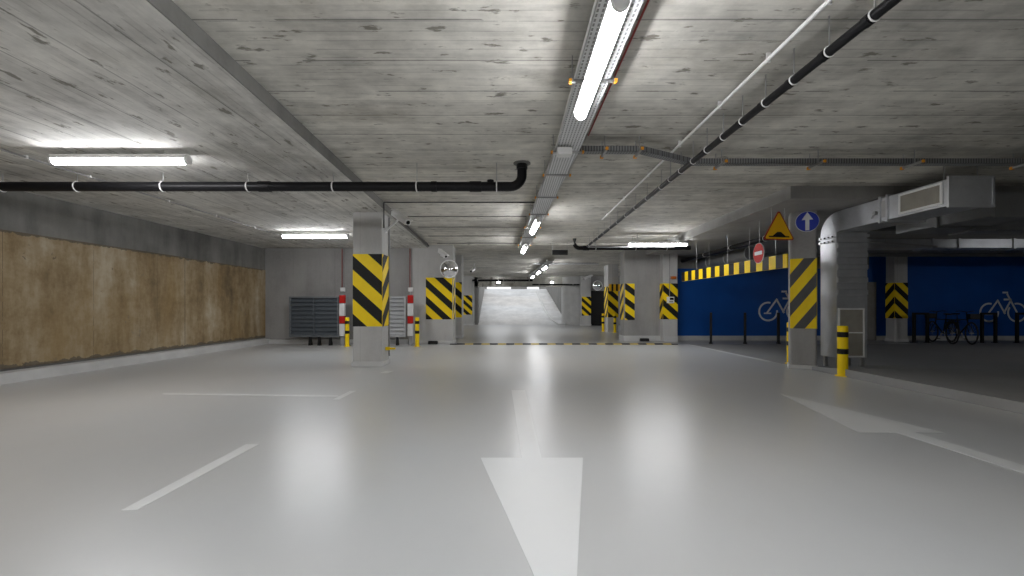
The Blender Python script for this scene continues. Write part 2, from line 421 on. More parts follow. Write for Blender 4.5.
# ramp
def rl(y): return -2.1 - 0.65*(y-28.6)/17.6
mb = MB()
R0, R1, RZ = 28.6, 46.2, 2.9
mb.prism([(rl(R0),R0,0),(3.45,R0,0),(3.45,R1,RZ),(rl(R1),R1,RZ)], (0,0,-0.3), 0)
mb.prism([(rl(R1),R1,RZ),(3.45,R1,RZ),(3.45,90,RZ+.2),(-3.5,90,RZ+.2)], (0,0,-0.3), 0)
structure('floor_ramp', mb, ['ramp'])
mb = MB()
mb.prism([(3.45,R0+.4,0),(3.45,R0+.4,3.1),(3.45,R1,3.15),(3.45,R1,0)], (0.3,0,0), 0)
structure('wall_ramp_right', mb, ['conc_d'])
mb = MB()
mb.prism([(rl(R0),R0+.4,0),(rl(R1),R1,0),(rl(R1),R1,3.15),(rl(R0),R0+.4,3.1)], (-0.3,0,0), 0)
structure('wall_ramp_left', mb, ['conc_d'])
for i, (a, b) in enumerate(((470,486.5),(511,527),(539.5,556))):  # plain dark blocks added to stand in for distant buildings across the sky strip
    mb = MB(); p, q = P(a,0,50), P(b,0,50); mb.box(p.x,q.x,50,51,2.7,6.5,0); structure('distant_block_%d' % (i+1), mb, ['conc_d'])
# round pale flank of the ramp mouth
mb = MB(); pts = []
for i in range(9):
    a = PI/2*i/8
    pts.append((3.12 + 1.1*(1-math.cos(a)), 28.6 - 0.9*math.sin(a), 0))
pts += [(4.4,27.7,0),(4.4,29.0,0),(3.12,29.0,0)]
mb.prism(pts, (0,0,2.95), 0); structure('wall_ramp_flank', mb, ['plinth'])
mb = MB(); mb.box(4.2, 12, 27.35, 27.7, 0, 2.95, 0); structure('wall_far_gate', mb, ['conc'])
mb = MB()
mb.box(4.60, 5.6, 27.2, 27.34, 0, 2.05, 0)
for i in range(9): mb.box(4.64, 5.56, 27.18, 27.2, 0.06+i*.22, 0.25+i*.22, 0)
structure('door_1', mb, ['gate'])
# low kerbs at the foot of the ramp
mb = MB()
pts = [P(539,299,40), P(543.5,306,34), P(546.5,312.5,31), P(550,318.6,29.4)]
ramp_z = lambda y: max(0, (y-R0)*RZ/(R1-R0))
mb.tube([(2.35,44,ramp_z(44)+.03),(2.4,38,ramp_z(38)+.03),(2.45,33,ramp_z(33)+.03),(2.6,30,ramp_z(30)+.03),(2.9,28.7,.03),(3.3,28.0,.03)], 0.07, 8)
structure('trim_2', mb, ['plinth'])
# grey door in the blue wall beside the far pillar
mb = MB()
mb.box(11.02, 11.98, 15.12, 15.2, 0, 1.92, 0); mb.box(11.09, 11.91, 15.10, 15.12, 0.02, 1.85, 1)
d = structure('door_2', mb, ['door', 'door'], 0.005)
h = MB().tube([(11.2,15.1,0.98),(11.2,15.04,0.98),(11.32,15.04,0.98)], 0.012, 8).build('door_handle', 'steel', d)

# ------------------------------------------------------------------ pillars and striped sheets
ST = dict(slope=0.9, off=0.03, per=0.537)
def pillar(x0, x1, y0, y1, label, ztop, plinth=True):
    t = thing('concrete_pillar', ((x0+x1)/2, y0, 0), label, 'pillar', 'concrete pillars')
    MB().box(x0, x1, y0, y1, 0, ztop).build('shaft', 'conc_l', t, 0.018)
    if plinth: MB().box(x0-.02, x1+.02, y0-.03, y1+.02, 0, 0.09).build('plinth', 'plinth', t, 0.008)
    return t
def sheet(t, o, u, n, w, h=1.34, slope=0.9, off=0.03, per=0.537, frac=0.48, name='hazard_panel', mats=('yellow', 'black'), **k):
    mb = MB(); stripe_face(mb, o, u, n, w, h, slope, off, per, frac, **k)
    return mb.build(name, list(mats), t)
NY, NX = Vector((0,-1,0)), Vector((-1,0,0))
ZT = 2.08
pa = pillar(-2.94, -2.40, 8.5, 8.98, 'square concrete pillar with a security camera, beside the first louvred panel', 2.86)
sheet(pa, (-2.94, 8.5, ZT), X1, NY, 0.54)
sheet(pa, (-2.40, 8.5, ZT), Y1, X1, 0.48, slope=-0.9, off=0.03-0.486)
MB().tube([(-2.385,8.94,0.15),(-2.385,8.94,2.84)], 0.016, 8).build('conduit', 'grey_plastic', pa)
mb = MB(); mb.box(-2.40,-2.33,8.72,8.80,0.28,0.34); mb.tube([(-2.34,8.76,.31),(-2.22,8.76,.31)], .02, 8)
tag(mb.build('wall_hook', 'yellow', pa), 'small yellow hook near the foot of the pillar')

pb = pillar(-3.06, -1.76, BACK-0.05, BACK+0.55, 'wide concrete pillar end with round traffic mirror, where the back wall stops', 2.96)
sheet(pb, (-2.57, BACK-0.05, 1.98), X1, NY, 0.79, h=1.25, per=0.51, off=0.04)
sheet(pb, (-1.76, BACK-0.05, 1.98), Y1, X1, 0.35, h=1.25, per=0.51, slope=-0.9, off=0.04-0.72)
pc = pillar(-2.35, -1.78, 16.3, 16.9, 'concrete pillar half hidden behind the wide mirror pillar', 2.96)
sheet(pc, (-2.35, 16.3, 1.98), X1, NY, 0.57, h=1.25, off=0.4)
pd = pillar(-3.3, -2.32, 27.6, 28.5, 'far pale pillar beside the left foot of the ramp'.replace('left foot', 'foot'), 2.96)
sheet(pd, (-3.05, 27.6, 1.80), X1, NY, 0.66, h=1.16, off=0.12, per=0.5)
pe_rot = -math.radians(28)
pe = thing('concrete_pillar', (5.155, 8.145, 0), 'turned concrete pillar carrying the blue arrow sign', 'pillar', 'concrete pillars', pe_rot)
MB().box(-.205,.205,0,.41,0,2.80).build('shaft', 'conc', pe, 0.03, local=True)
MB().box(-.225,.225,-.02,.43,0,.07).build('plinth', 'plinth', pe, 0.008, local=True)
mb = MB(); stripe_face(mb, (-.20,0,1.96), X1, NY, 0.40, 1.24, -1.35, 0.30-1.35*0.0+0.49, 0.51, 0.48); mb.build('hazard_panel', ['yellow','grey_stripe'], pe, local=True)
mb = MB(); stripe_face(mb, (.205,.03,1.96), Y1, X1, 0.36, 1.24, 1.0, 0.25, 0.51, 0.48); mb.build('hazard_panel', ['yellow','grey_stripe'], pe, local=True)
pf = pillar(12.1, 12.52, 14.55, 14.9, 'dim concrete pillar with arrow stripes against the blue wall beside the grey door', 2.79)
sheet(pf, (12.1, 14.55, 1.87), X1, NY, 0.42, h=1.13, per=0.44, off=0.0, slope=0.95)
sheet(pf, (12.1, 14.9, 1.87), -Y1, NX, 0.35, h=1.13, per=0.44, off=0.0+0.33, slope=-0.95)
pg = pillar(4.79, 5.26, 14.6, 14.92, 'concrete pillar with card reader between the grey stub wall and blue wall', 2.95, False)
sheet(pg, (4.79, 14.6, 1.85), X1, NY, 0.47, h=1.14, per=0.47, off=0.02)
sheet(pg, (4.79, 14.9, 1.85), -Y1, NX, 0.30, h=1.14, per=0.47, off=0.02+.27, slope=-0.9)
MB().box(4.83,5.26,14.56,14.6,0,0.16).build('plinth', 'plinth', pg, 0.008)
ph = pillar(4.17, 4.62, 20, 20.85, 'far concrete pillar flanked by two short bollards under a striped height bar', 2.95)
sheet(ph, (4.17, 20, 2.0), X1, NY, 0.45, h=1.35)
sheet(ph, (4.17, 20.8, 2.0), -Y1, NX, 0.80, h=1.35, slope=-.9, off=.5)
pi_ = pillar(4.06, 4.62, 26.9, 27.4, 'far pillar beside the rounded pale flank of the ramp', 2.95)
sheet(pi_, (4.08, 26.9, 1.70), X1, NY, 0.54, h=1.1, per=0.46)
# striped sheet on the stub wall
t = thing('hazard_panel', (3.8, 14.89, 1.2), 'striped hazard sheet wrapping the corner of the grey stub wall', 'hazard panel', 'striped sheets')
sheet(t, (3.66, 14.896, 1.86), X1, NY, 0.31, h=1.18, per=0.46, off=-0.03, slope=0.75, name='front_sheet')
sheet(t, (3.626, 15.43, 1.86), -Y1, NX, 0.50, h=1.18, per=0.46, off=0.1, slope=-0.75, name='return_sheet')

# ------------------------------------------------------------------ lamps
def lamp_proto(name, loc, label, along, L=1.5, cat='lamp', rod=.088):
    t = thing(name, loc, label, cat, 'tube lamps on the ceiling')
    t.rotation_euler = (0, 0, 0 if along == 'X' else PI/2)
    h = L/2
    mb = MB(); mb.prism([(-h,-.03,0.05),(-h,.03,0.05),(-h,.058,0.0),(-h,-.058,0.0)], (L,0,0)); mb.build('housing', 'white_plastic', t, local=True)
    mb = MB(); prof = [(-h+.03, .050*math.sin(a), -0.001-.058*math.cos(a)) for a in [(-PI/2)+PI*i/8 for i in range(9)]]
    mb.prism(prof, (L-.06,0,0)); mb.sm = [False,False]+[True]*(len(mb.sm)-2); mb.build('diffuser', 'tube', t, local=True)
    for sgn in (-1, 1):
        mb = MB(); mb.prism([(sgn*h, .052*math.sin(a), -0.002-.060*math.cos(a)) for a in [(-PI/2)+PI*i/8 for i in range(9)]], (-sgn*.030,0,0)); mb.build('end_cap', 'white_plastic', t, local=True)
    for q in (-.5, .5):
        MB().tube([(q,0,.05),(q,0,rod)], .006, 6).build('fixing_rod', 'steel', t, local=True)
    return t
ZLAMP = 2.76
def tx(y): return 0.605 if y < 5 else 0.605 - 0.034*(y-5)
l1 = lamp_proto('tube_lamp', (-4.40, 5.17, ZLAMP), 'tube lamp above the black drain pipe, over the brown wall side', 'X', 1.54)
dup(l1, (-4.58, 10.7, ZLAMP), 'tube lamp before the bare back wall, above the first louvred panel')
lamp_proto('tube_lamp', (3.71, 11.75, 2.715), 'crosswise tube lamp over the pillar with the card reader', 'X', 1.54, rod=.262)
lc = lamp_proto('tube_lamp', (0.57, 3.12, 2.712), 'biggest tube lamp, under the cable tray in front of the white box', 'Y', 1.45, rod=.062)
TL = PI/2+.034
dup(lc, (tx(9.2), 9.2, 2.712), 'second tube lamp along the cable tray, beyond the white box', rz=TL)
dup(lc, (tx(12.7), 12.7, 2.712), 'third tube lamp along the cable tray, before the striped floor strip', rz=TL)
def fx(y): return 1.40 - 0.045*(y-17.9)
for y, la in ((18.75, 'nearer end'), (21.3, 'middle'), (24.2, 'ramp end')):
    dup(lc, (fx(y), y, 2.712), 'tube lamp on the offset far tray, at its '+la, rz=PI/2+.045)
# unseen lamps added to light the hall, above and behind the camera
BEH = 'unseen tube lamp added for fill light above and behind the camera'
for x, y in ((0.6, 0.6), (0.6, -1.4), (0.6, -3.6)):
    dup(lc, (x, y, 2.712), BEH, group='unseen fill lamps behind the camera')
for x, y in ((-4.6, -0.5), (-4.6, -3.0), (-2.3, -0.8)):
    dup(l1, (x, y, ZLAMP), BEH, group='unseen fill lamps behind the camera')
l4 = dup(l1, (14.5, 7.6, 2.695), 'unseen fill lamp over the far end of the bicycle bay', group='unseen fill lamps of the bicycle bay')  # out of view, added to brighten the ducts and blue wall
for x, y, la in ((-4.7, 18.5, 'behind the back wall'), (-4.7, 24.5, 'before the far back wall'), (7.0, 23.5, 'behind the grey stub wall')):  # hidden lamps added to brighten the far bay and ramp flank
    dup(l1, (x, y, ZLAMP+.1), 'unseen fill lamp of the far aisle, '+la, group='unseen fill lamps of the far aisle')
for px, lab in ((498.5, 'small bright bulkhead lamp over the ramp mouth, beside the foot pillar'), (552, 'small bright bulkhead lamp over the ramp mouth, beside the rounded flank')):
    p = P(px, 282.5, 28.4)
    t = thing('bulkhead_lamp', p, lab, 'lamp', 'bulkhead lamps')
    MB().box(p.x-.11, p.x+.11, 28.45, 28.6, p.z-.07, p.z+.07).build('housing', 'white_plastic', t, .01)
    MB().box(p.x-.08, p.x+.08, 28.40, 28.45, p.z-.05, p.z+.05).build('diffuser', 'bulkhead', t, .01)

# ------------------------------------------------------------------ cable trays
def tray(t, x0, x1, y0, y1, z):
    mb = MB(); mb.box(x0, x1, y0, y1, z, z+.004); mb.box(x0, x0+.004, y0, y1, z, z+.06); mb.box(x1-.004, x1, y0, y1, z, z+.06)
    return mb.build('tray_channel', 'tray', t)
t = thing('cable_tray', (0.6, 5, 2.80), 'long perforated cable tray carrying the central row of tube lamps', 'cable tray')
tray(t, 0.475, 0.735, -6.5, 5.0, 2.80)
mb = MB(); e0, e1 = tx(5), tx(13.6)
mb.prism([(e0-.13,5.0,2.80),(e0+.13,5.0,2.80),(e1+.13,13.6,2.80),(e1-.13,13.6,2.80)], (0,0,.004))
for q in (-.13, .126): mb.prism([(e0+q,5.0,2.80),(e0+q+.004,5.0,2.80),(e1+q+.004,13.6,2.80),(e1+q,13.6,2.80)], (0,0,.06))
mb.build('tray_channel', 'tray', t)
for y in (0.6, 2.0, 3.44, 5.02, 5.9, 7.1, 8.4, 9.8, 11.2, 12.6):
    x0 = tx(y)
    h = MB().box(x0-.17, x0+.17, y-.015, y+.015, 2.780, 2.799)
    for x in (x0-.155, x0+.155): h.tube([(x,y,2.785),(x,y,2.98)], .005, 6)
    ho = h.build('hanger_bar', 'steel', t)
    for x in (x0-.17, x0+.17):
        tag(MB().box(x-.011, x+.011, y-.020, y+.020, 2.775, 2.803).build('bar_cap', 'orange', ho, .003), 'orange plastic cap')
mb = MB()
for q in (-.10,-.07,-.035): mb.tube([(.605+q,-6.4,2.815),(.605+q,5.0,2.815),(e1+q,13.5,2.815)], .011, 6)
mb.build('cable_bundle', 'black', t)

t = thing('cable_tray', (2.1, 5.4, 2.82), 'narrow perforated tray branching off sideways at the white box', 'cable tray')
mb = MB()
path = [(0.74,5.13),(1.44,5.13),(2.16,5.56),(13,5.56)]
for (xa,ya),(xb,yb) in zip(path, path[1:]):
    mb.prism([(xa,ya-.055,2.82),(xb,yb-.055,2.82),(xb,yb+.055,2.82),(xa,ya+.055,2.82)], (0,0,.004))
    for e in (-.055, .051): mb.prism([(xa,ya+e,2.82),(xb,yb+e,2.82),(xb,yb+e+.004,2.82),(xa,ya+e+.004,2.82)], (0,0,.06))
mb.build('tray_channel', 'tray_d', t)
for x, y in ((1.02,5.13),(1.40,5.13),(2.50,5.56),(3.65,5.56),(4.80,5.56),(6.15,5.56)):
    h = MB().box(x-.012, x+.012, y-.19, y+.1, 2.795, 2.818); h.tube([(x,y+.085,2.8),(x,y+.085,2.98)], .006, 6)
    h.tube([(x,y-.075,2.8),(x,y-.075,2.98)], .006, 6)
    ho = h.build('hanger_bar', 'steel', t)
    tag(MB().box(x-.018, x+.018, y+.085, y+.115, 2.788, 2.822).build('bar_cap', 'orange', ho, .003), 'orange plastic cap')
    tag(MB().box(x-.016, x+.016, y-.20, y-.185, 2.788, 2.820).build('bar_cap', 'orange', ho, .003), 'orange plastic cap')

t = thing('junction_box', (0.56, 4.86, 2.74), 'white junction box where the side tray leaves the central cable tray', 'junction box')
MB().box(0.475, 0.63, 4.80, 4.92, 2.70, 2.773).build('box_body', 'white_plastic', t, .006)
MB().box(0.485, 0.62, 4.81, 4.91, 2.692, 2.70).build('cover', 'white_plastic', t, .003)
mb = MB()
for i, x in enumerate((.50,.54,.58)): mb.tube([(x,4.91,2.74),(x,5.0,2.75),(x+.02,5.06,2.80)], .008, 6)
mb.build('cable', 'black', t)

t = thing('cable_tray', (1.45, 21, 2.80), 'far cable tray with two tube lamps, set off toward the stub wall', 'cable tray')
mb = MB(); e0, e1 = fx(17), fx(26)
mb.prism([(e0-.13,17,2.80),(e0+.13,17,2.80),(e1+.13,26,2.80),(e1-.13,26,2.80)], (0,0,.004))
for q in (-.13, .126): mb.prism([(e0+q,17,2.80),(e0+q+.004,17,2.80),(e1+q+.004,26,2.80),(e1+q,26,2.80)], (0,0,.06))
mb.build('tray_channel', 'tray', t)
for y in (18, 20, 22, 24, 25.5):
    h = MB().box(fx(y)-.18, fx(y)+.18, y-.02, y+.02, 2.775, 2.799)
    for q in (-.16, .16): h.tube([(fx(y)+q,y,2.78),(fx(y)+q,y,2.95)], .006, 6)
    h.build('hanger_bar', 'steel', t)
t = thing('cable_tray', (2.5, 19.2, 2.80), 'crosswise tray meeting the offset far tray at its nearer end', 'cable tray')
mb = MB(); mb.box(0.9, 3.6, 19.1, 19.22, 2.87, 2.874); mb.box(.9,3.6,19.1,19.104,2.87,2.92); mb.box(.9,3.6,19.216,19.22,2.87,2.92); mb.build('tray_channel', 'tray', t)
MB().box(1.0,3.5,19.13,19.19,2.874,2.948).build('hanger_bar', 'steel', t)

# ------------------------------------------------------------------ pipes
def arc(c, a, b, n=8):
    """quarter bend: centre C, start offset A, end offset B"""
    c, a, b = Vector(c), Vector(a), Vector(b)
    return [c + a*math.cos(PI/2*i/n) + b*math.sin(PI/2*i/n) for i in range(n+1)]
def clamp(t, p, axis, r, ztop):
    th = .008 if r > .04 else .005
    a1, a2 = (Vector((0,1,0)), Vector((0,0,1))) if axis == 'X' else (Vector((1,0,0)), Vector((0,0,1)))
    o = MB().torus(p, a1, a2, r+.003, th, 20, 6).build('pipe_clamp', 'white_plastic', t)
    MB().tube([Vector(p)+Vector((0,0,r)), (p[0], p[1], ztop)], .005, 6).build('hanger_rod', 'steel', o)
t = thing('drain_pipe', (-3, 6.0, 2.67), 'thick black drain pipe crossing from the brown wall to a bend under the slab', 'pipe')
r = .062
pts = [(-7.37,6.0,2.67),(-.02,6.0,2.67)] + arc((-.02,6.0,2.82), (0,0,-.15), (.15,0,0))[1:] + [(.13,6.0,2.83),(.13,6.0,2.98)]
MB().tube(pts, r, 16).build('pipe_run', 'pipe_black', t)
for xs in ((-3.3,-3.15),(-.55,-.40),(-1.05,-.98)): MB().tube([(xs[0],6,2.67),(xs[1],6,2.67)], r+.008, 16).build('pipe_socket', 'pipe_black', t)
MB().tube([(.13,6,2.90),(.13,6,2.955)], r+.01, 16).build('pipe_socket', 'pipe_black', t)
MB().tube([(.13,6,2.965),(.13,6,2.98)], r+.05, 16).build('ceiling_collar', 'conc_d', t)
mb = MB(); mb.tube([(-.28,6,2.67),(-.28,6,2.755)], .045, 12); mb.build('inspection_cap', 'pipe_black', t)
for x in (-6.64,-5.67,-4.55,-3.44,-2.33,-1.24,-.20):
    clamp(t, (x,6.0,2.67), 'X', r, ZL if x < -2.2 else ZR)

t = thing('sprinkler_pipe', (2.05, 6, 2.75), 'black pipe running lengthwise under the slab, beside the thin white pipe', 'pipe')
MB().tube([(2.05,-6.9,2.75),(2.05,12.5,2.75)], .031, 12).build('pipe_run', 'pipe_black', t)
for i in range(20):
    y = 2.6 + .372*i if i < 11 else 6.32+.65*(i-10)
    clamp(t, (2.05, y, 2.75), 'Y', .031, ZR)
    MB().tube([(2.05,y+.02,2.75),(2.05,y+.07,2.75)], .036, 12).build('pipe_socket', 'pipe_black', t)
t = thing('drain_pipe', (3, 12.65, 2.75), 'black pipe crossing above the crosswise lamp near the stub wall', 'pipe')
MB().tube([(1.72,12.65,2.98),(1.72,12.65,2.82),(1.66,12.65,2.77),(1.8,12.65,2.745),(1.95,12.65,2.72),(7.4,12.65,2.72)][:2]+arc((1.86,12.65,2.84),(-.14,0,0),(0,0,-.12))+[(4.9,12.65,2.72)], .055, 14).build('pipe_run', 'pipe_black', t)
for x in (2.3, 3.4, 4.25): clamp(t, (x,12.65,2.72), 'X', .055, ZR)
MB().tube([(1.95,12.65,2.72),(2.12,12.65,2.72)], .068, 14).build('pipe_socket', 'pipe_black', t)
t = thing('cable_conduit', (3.4, 12.2, 2.7), 'slim dark conduit just under the crossing black pipe', 'conduit')
MB().tube([(2.02,12.2,2.69),(4.3,12.2,2.69)], .022, 8).build('conduit_run', 'galv_d', t)
for x in (2.2, 3.2, 4.15): MB().tube([(x,12.2,2.69),(x,12.2,2.98 if x < 4.3 else 2.785)], .006, 6).build('hanger_rod', 'steel', t)
t = thing('sprinkler_pipe', (1.8, 5, 2.87), 'thin white pipe running lengthwise between the central tray and the black pipe', 'pipe')
MB().tube([(1.90,-6.9,2.925),(1.88,9.6,2.925)], .014, 10).build('pipe_run', 'white_plastic', t)
for y in (2.75,3.4,4.2,5.2,6.4,7.8,9.2): MB().box(1.88,1.91,y-.007,y+.007,2.908,2.978).build('pipe_clip', 'white_plastic', t)
t = thing('cable_conduit', (-5.53, 6, 2.83), 'thin conduit feeding both lamps over the brown wall side', 'conduit')
MB().tube([(-5.60,-6.9,2.825),(-5.60,11.4,2.825)], .011, 8).build('conduit_run', 'grey_plastic', t)
for y in (5.0,5.3,6.1,6.5,7.5,8.7,10.0): MB().box(-5.62,-5.58,y-.01,y+.01,2.81,2.848).build('pipe_clip', 'white_plastic', t)
t = thing('cable_conduit', (0.81, 4, 2.96), 'thin reddish cable on the slab beside the biggest lamp', 'conduit')
MB().tube([(.83,-6.9,2.965),(.83,5.0,2.965)], .008, 8).build('cable_run', 'cable_red', t)
t = thing('cable_conduit', (-1, 8.15, 2.96), 'thin dark conduit from the camera pillar across to the central tray', 'conduit')
MB().tube([(-2.27,8.15,2.5),(-2.27,8.15,2.955),(0.48,8.15,2.955)], .012, 8).build('conduit_run', 'pipe_black', t)
t = thing('cable_conduit', (-2.3, 11, 2.9), 'dark cable along the slab step from the camera pillar to the mirror pillar', 'conduit')
MB().tube([(sx(9.1)+.045,9.1,2.9),(sx(13.6)+.045,13.6,2.9)], .018, 8).build('cable_run', 'pipe_black', t)
for k, (yy, la) in enumerate(((9.5,'slab conduit behind the camera pillar, first of four in a row'),(10.75,'slab conduit second behind the camera pillar'),(12.1,'slab conduit third behind the camera pillar'),(13.5,'slab conduit above the round traffic mirror'))):
    t = thing('cable_conduit', (-1, yy, 2.96), 'thin dark '+la, 'conduit', 'crosswise slab conduits')
    MB().tube([(-2.2,yy,2.966),(0.3,yy,2.966)], .010, 6).build('conduit_run', 'conc_d', t)
t = thing('drain_pipe', (0, 26.6, 2.62), 'far black pipe crossing in front of the ramp mouth', 'pipe')
MB().tube([(-2.3,26.6,2.64),(1.2,26.6,2.64)], .06, 10).build('pipe_run', 'pipe_black', t)
for x in (-2.0, -.5, 1.0): clamp(t, (x,26.6,2.64), 'X', .06, 2.95)
t = thing('drain_pipe', (3.5, 27.0, 2.5), 'far black pipe over the rounded ramp flank', 'pipe')
MB().tube([(1.2,27.2,2.42),(4.0,27.2,2.42)], .05, 10).build('pipe_run', 'pipe_black', t)
for x in (1.6, 3.6): clamp(t, (x,27.2,2.42), 'X', .05, 2.95)
t = thing('drain_pipe', (5.5, 12, 2.6), 'black pipe running lengthwise above the striped height bar', 'pipe')
MB().tube([(5.62,9.6,2.62),(5.62,15.18,2.62)], .06, 12).build('pipe_run', 'pipe_black', t)
for y in (10.2, 11.8, 13.4): clamp(t, (5.62,y,2.62), 'Y', .06, 2.785)
t = thing('spiral_duct', (6.2, 12, 2.45), 'round grey duct end behind the small no-entry sign', 'duct')
MB().tube([(6.25,12.0,2.50),(6.25,15.2,2.50)], .19, 20).build('duct_pipe', 'galv_d', t)
for y in (12.0, 13.2, 14.4): MB().torus((6.25,y,2.50), X1, Vector((0,0,1)), .195, .012, 24, 6).build('duct_ring', 'galv', t)
for y in (12.6, 14): MB().tube([(6.25,y,2.69),(6.25,y,2.785)], .006, 6).build('hanger_rod', 'steel', t)
t = thing('cable_conduit', (8, 11, 2.7), 'dark twin conduits above the blue wall, under the dropped slab', 'conduit')
for z, y in ((2.68, 14.2), (2.66, 13.6)): MB().tube([(6.7,y,z),(19.5,y,z)], .03, 8).build('conduit_run', 'galv_d', t)
for x in (7.0, 9, 12, 15): MB().box(x-.02,x+.02,13.55,14.25,2.70,2.785).build('hanger_bar', 'steel', t)

# ------------------------------------------------------------------ ventilation ducts
DX0, DX1, DZ0, DZ1 = 5.68, 6.22, 2.42, 2.85
def ring(t, x0, x1, z0, z1, y, th=.03, e=.03):
    mb = MB()
    mb.box(x0-e,x1+e,y,y+th,z1,z1+e); mb.box(x0-e,x1+e,y,y+th,z0-e,z0); mb.box(x0-e,x0,y,y+th,z0,z1); mb.box(x1,x1+e,y,y+th,z0,z1)
    return mb.build('flange', 'galv', t)
t = thing('ventilation_duct', (5.95, 8.05, 0.2), 'bright galvanised duct rising by the turned pillar and bending toward the hall', 'duct')
MB().box(DX0, DX1, 5.96, 8.0, DZ0, 2.72 if False else 2.77).build('duct_run', 'galv', t, .004)
bend = arc((0,8.0,2.40), (0,0,.37), (0,.47,0), 10)
prof = [(DX0, 8.0, 2.40), (DX0, 8.0, 2.77)] + [(DX0, p.y, p.z) for p in bend[1:]]
MB().prism(prof, (DX1-DX0, 0, 0)).build('duct_bend', 'galv', t, .004)
MB().box(DX0, DX1, 8.05, 8.47, 0.21, 2.40).build('duct_riser', 'galv', t, .004)
ring(t, DX0, DX1, DZ0, 2.77, 5.95); ring(t, DX0, DX1, DZ0, 2.77, 6.93); ring(t, DX0, DX1, DZ0, 2.77, 7.07)
def hring(z): 
    mb = MB(); mb.box(DX0-.02,DX1+.02,8.02,8.05,z,z+.05); mb.box(DX0-.02,DX1+.02,8.47,8.49,z,z+.05); mb.box(DX0-.02,DX0,8.05,8.47,z,z+.05); mb.box(DX1,DX1+.02,8.05,8.47,z,z+.05)
    return mb.build('flange', 'galv', t)
for z in (2.32, 2.24): hring(z)
for z in (1.30, 1.52, 1.74, 1.96, 2.12):
    MB().prism([(DX0+.01,8.05,z),(DX0+.01,8.02,z+.02),(DX0+.01,8.02,z+.09),(DX0+.01,8.05,z+.11)], (DX1-DX0-.02,0,0)).build('stiffening_rib', 'galv', t)
# side grille and front grille
def grille(t, face, a0, a1, z0, z1, pos):
    fr, sl, bk = MB(), MB(), MB(); w = .028
    def bx(mb, u0, u1, v0, v1, d0, d1):
        if face == 'X': mb.box(pos-d1, pos-d0, u0, u1, v0, v1)
        else: mb.box(u0, u1, pos-d1, pos-d0, v0, v1)
    bx(fr,a0,a1,z1-w,z1,0,.022); bx(fr,a0,a1,z0,z0+w,0,.022); bx(fr,a0,a0+w,z0+w,z1-w,0,.022); bx(fr,a1-w,a1,z0+w,z1-w,0,.022)
    if face == 'Y': bx(fr,a0+w,a1-w,z0+(z1-z0)*.5-.01,z0+(z1-z0)*.5+.012,0,.022)
    g = fr.build('grille', 'white_plastic', t, .003)
    n = int((a1-a0)/.026)
    for i in range(n):
        u = a0+w+(a1-a0-2*w)*(i+.5)/n; bx(sl,u-.008,u+.008,z0+w,z1-w,.004,.016)
    bx(bk,a0+w,a1-w,z0+w,z1-w,0,.003)
    sl.build('grille_slats', 'grille', g); bk.build('grille_back', 'duct_dark', g)
grille(t, 'X', 6.06, 6.74, 2.455, 2.745, DX0)
grille(t, 'Y', 5.70, 6.16, 0.22, 1.08, 8.05)
mb = MB(); mb.box(DX0-.012,DX0,6.97,7.07,2.47,2.72); mb.tube([(DX0-.01,7.16,2.56),(DX0-.05,7.16,2.56)], .03, 10); mb.tube([(DX0-.04,7.16,2.56),(DX0-.04,7.22,2.49)], .012, 8)
mb.build('damper_lever', 'steel', t)
mb = MB()
for z in (2.26,2.34):
    for y in (8.12,8.22,8.32,8.42): mb.tube([(DX0-.035,y,z),(DX0-.02,y,z)], .014, 8)
mb.build('flange_bolts', 'black', t)
for y in (6.1, 7.6):
    for x in (DX0+.05, DX1-.05): MB().tube([(x,y,2.77),(x,y,2.98 if y < 7.1 else 2.785)], .006, 6).build('hanger_rod', 'steel', t)
for x in (DX0+.06, DX1-.06):
    for y in (8.10, 8.42): MB().box(x-.025,x+.025,y-.025,y+.025,0.02,.21).build('leg', 'steel', t)
t = thing('ventilation_duct', (8, 8.9, 2.6), 'dull flat duct crossing just behind the bright grilled duct', 'duct')
MB().box(6.3, 13, 8.75, 9.2, 2.56, 2.765).build('duct_run', 'galv_d', t, .004)
for x in (8.75, 11.0): MB().box(x, x+.04, 8.72, 9.23, 2.535, 2.78).build('flange', 'galv', t)
MB().box(6.25, 9.0, 8.55, 8.59, 2.515, 2.545).build('support_rail', 'steel', t)
t = thing('ventilation_duct', (8, 8.0, 2.5), 'big dim duct block beside the end of the bright grilled duct', 'duct')
MB().box(7.05, 7.9, 6.7, 8.45, 2.44, 2.74).build('duct_run', 'galv_d', t, .004)
for y in (6.68, 7.6): MB().box(7.02, 7.93, y, y+.04, 2.41, 2.77).build('flange', 'galv_d', t)
t = thing('ventilation_duct', (12, 11.5, 2.6), 'long dull duct crossing over the bicycle stands', 'duct')
MB().box(8.4, 18, 11.3, 11.8, 2.555, 2.775).build('duct_run', 'galv', t, .004)
for x in (10.3, 10.95, 12.3, 14): MB().box(x, x+.05, 11.27, 11.83, 2.53, 2.783).build('flange', 'galv', t)
MB().prism([(8.4,11.3,2.555),(7.0,9.7,2.555),(6.6,10.0,2.555),(7.9,11.8,2.555)], (0,0,.2)).build('duct_branch', 'galv_d', t)
for i, (a, b) in enumerate((((6.4,9.3,2.47),(9.6,10.4,2.47)),)):
    t = thing('cable_conduit', a, 'pale conduit slanting under the ducts beside the bright duct', 'conduit')
    MB().tube([a, b], .02, 8).build('conduit_run', 'steel', t)
    MB().tube([(8,9.85,2.47),(8,9.85,2.785)], .005, 6).build('hanger_rod', 'steel', t)

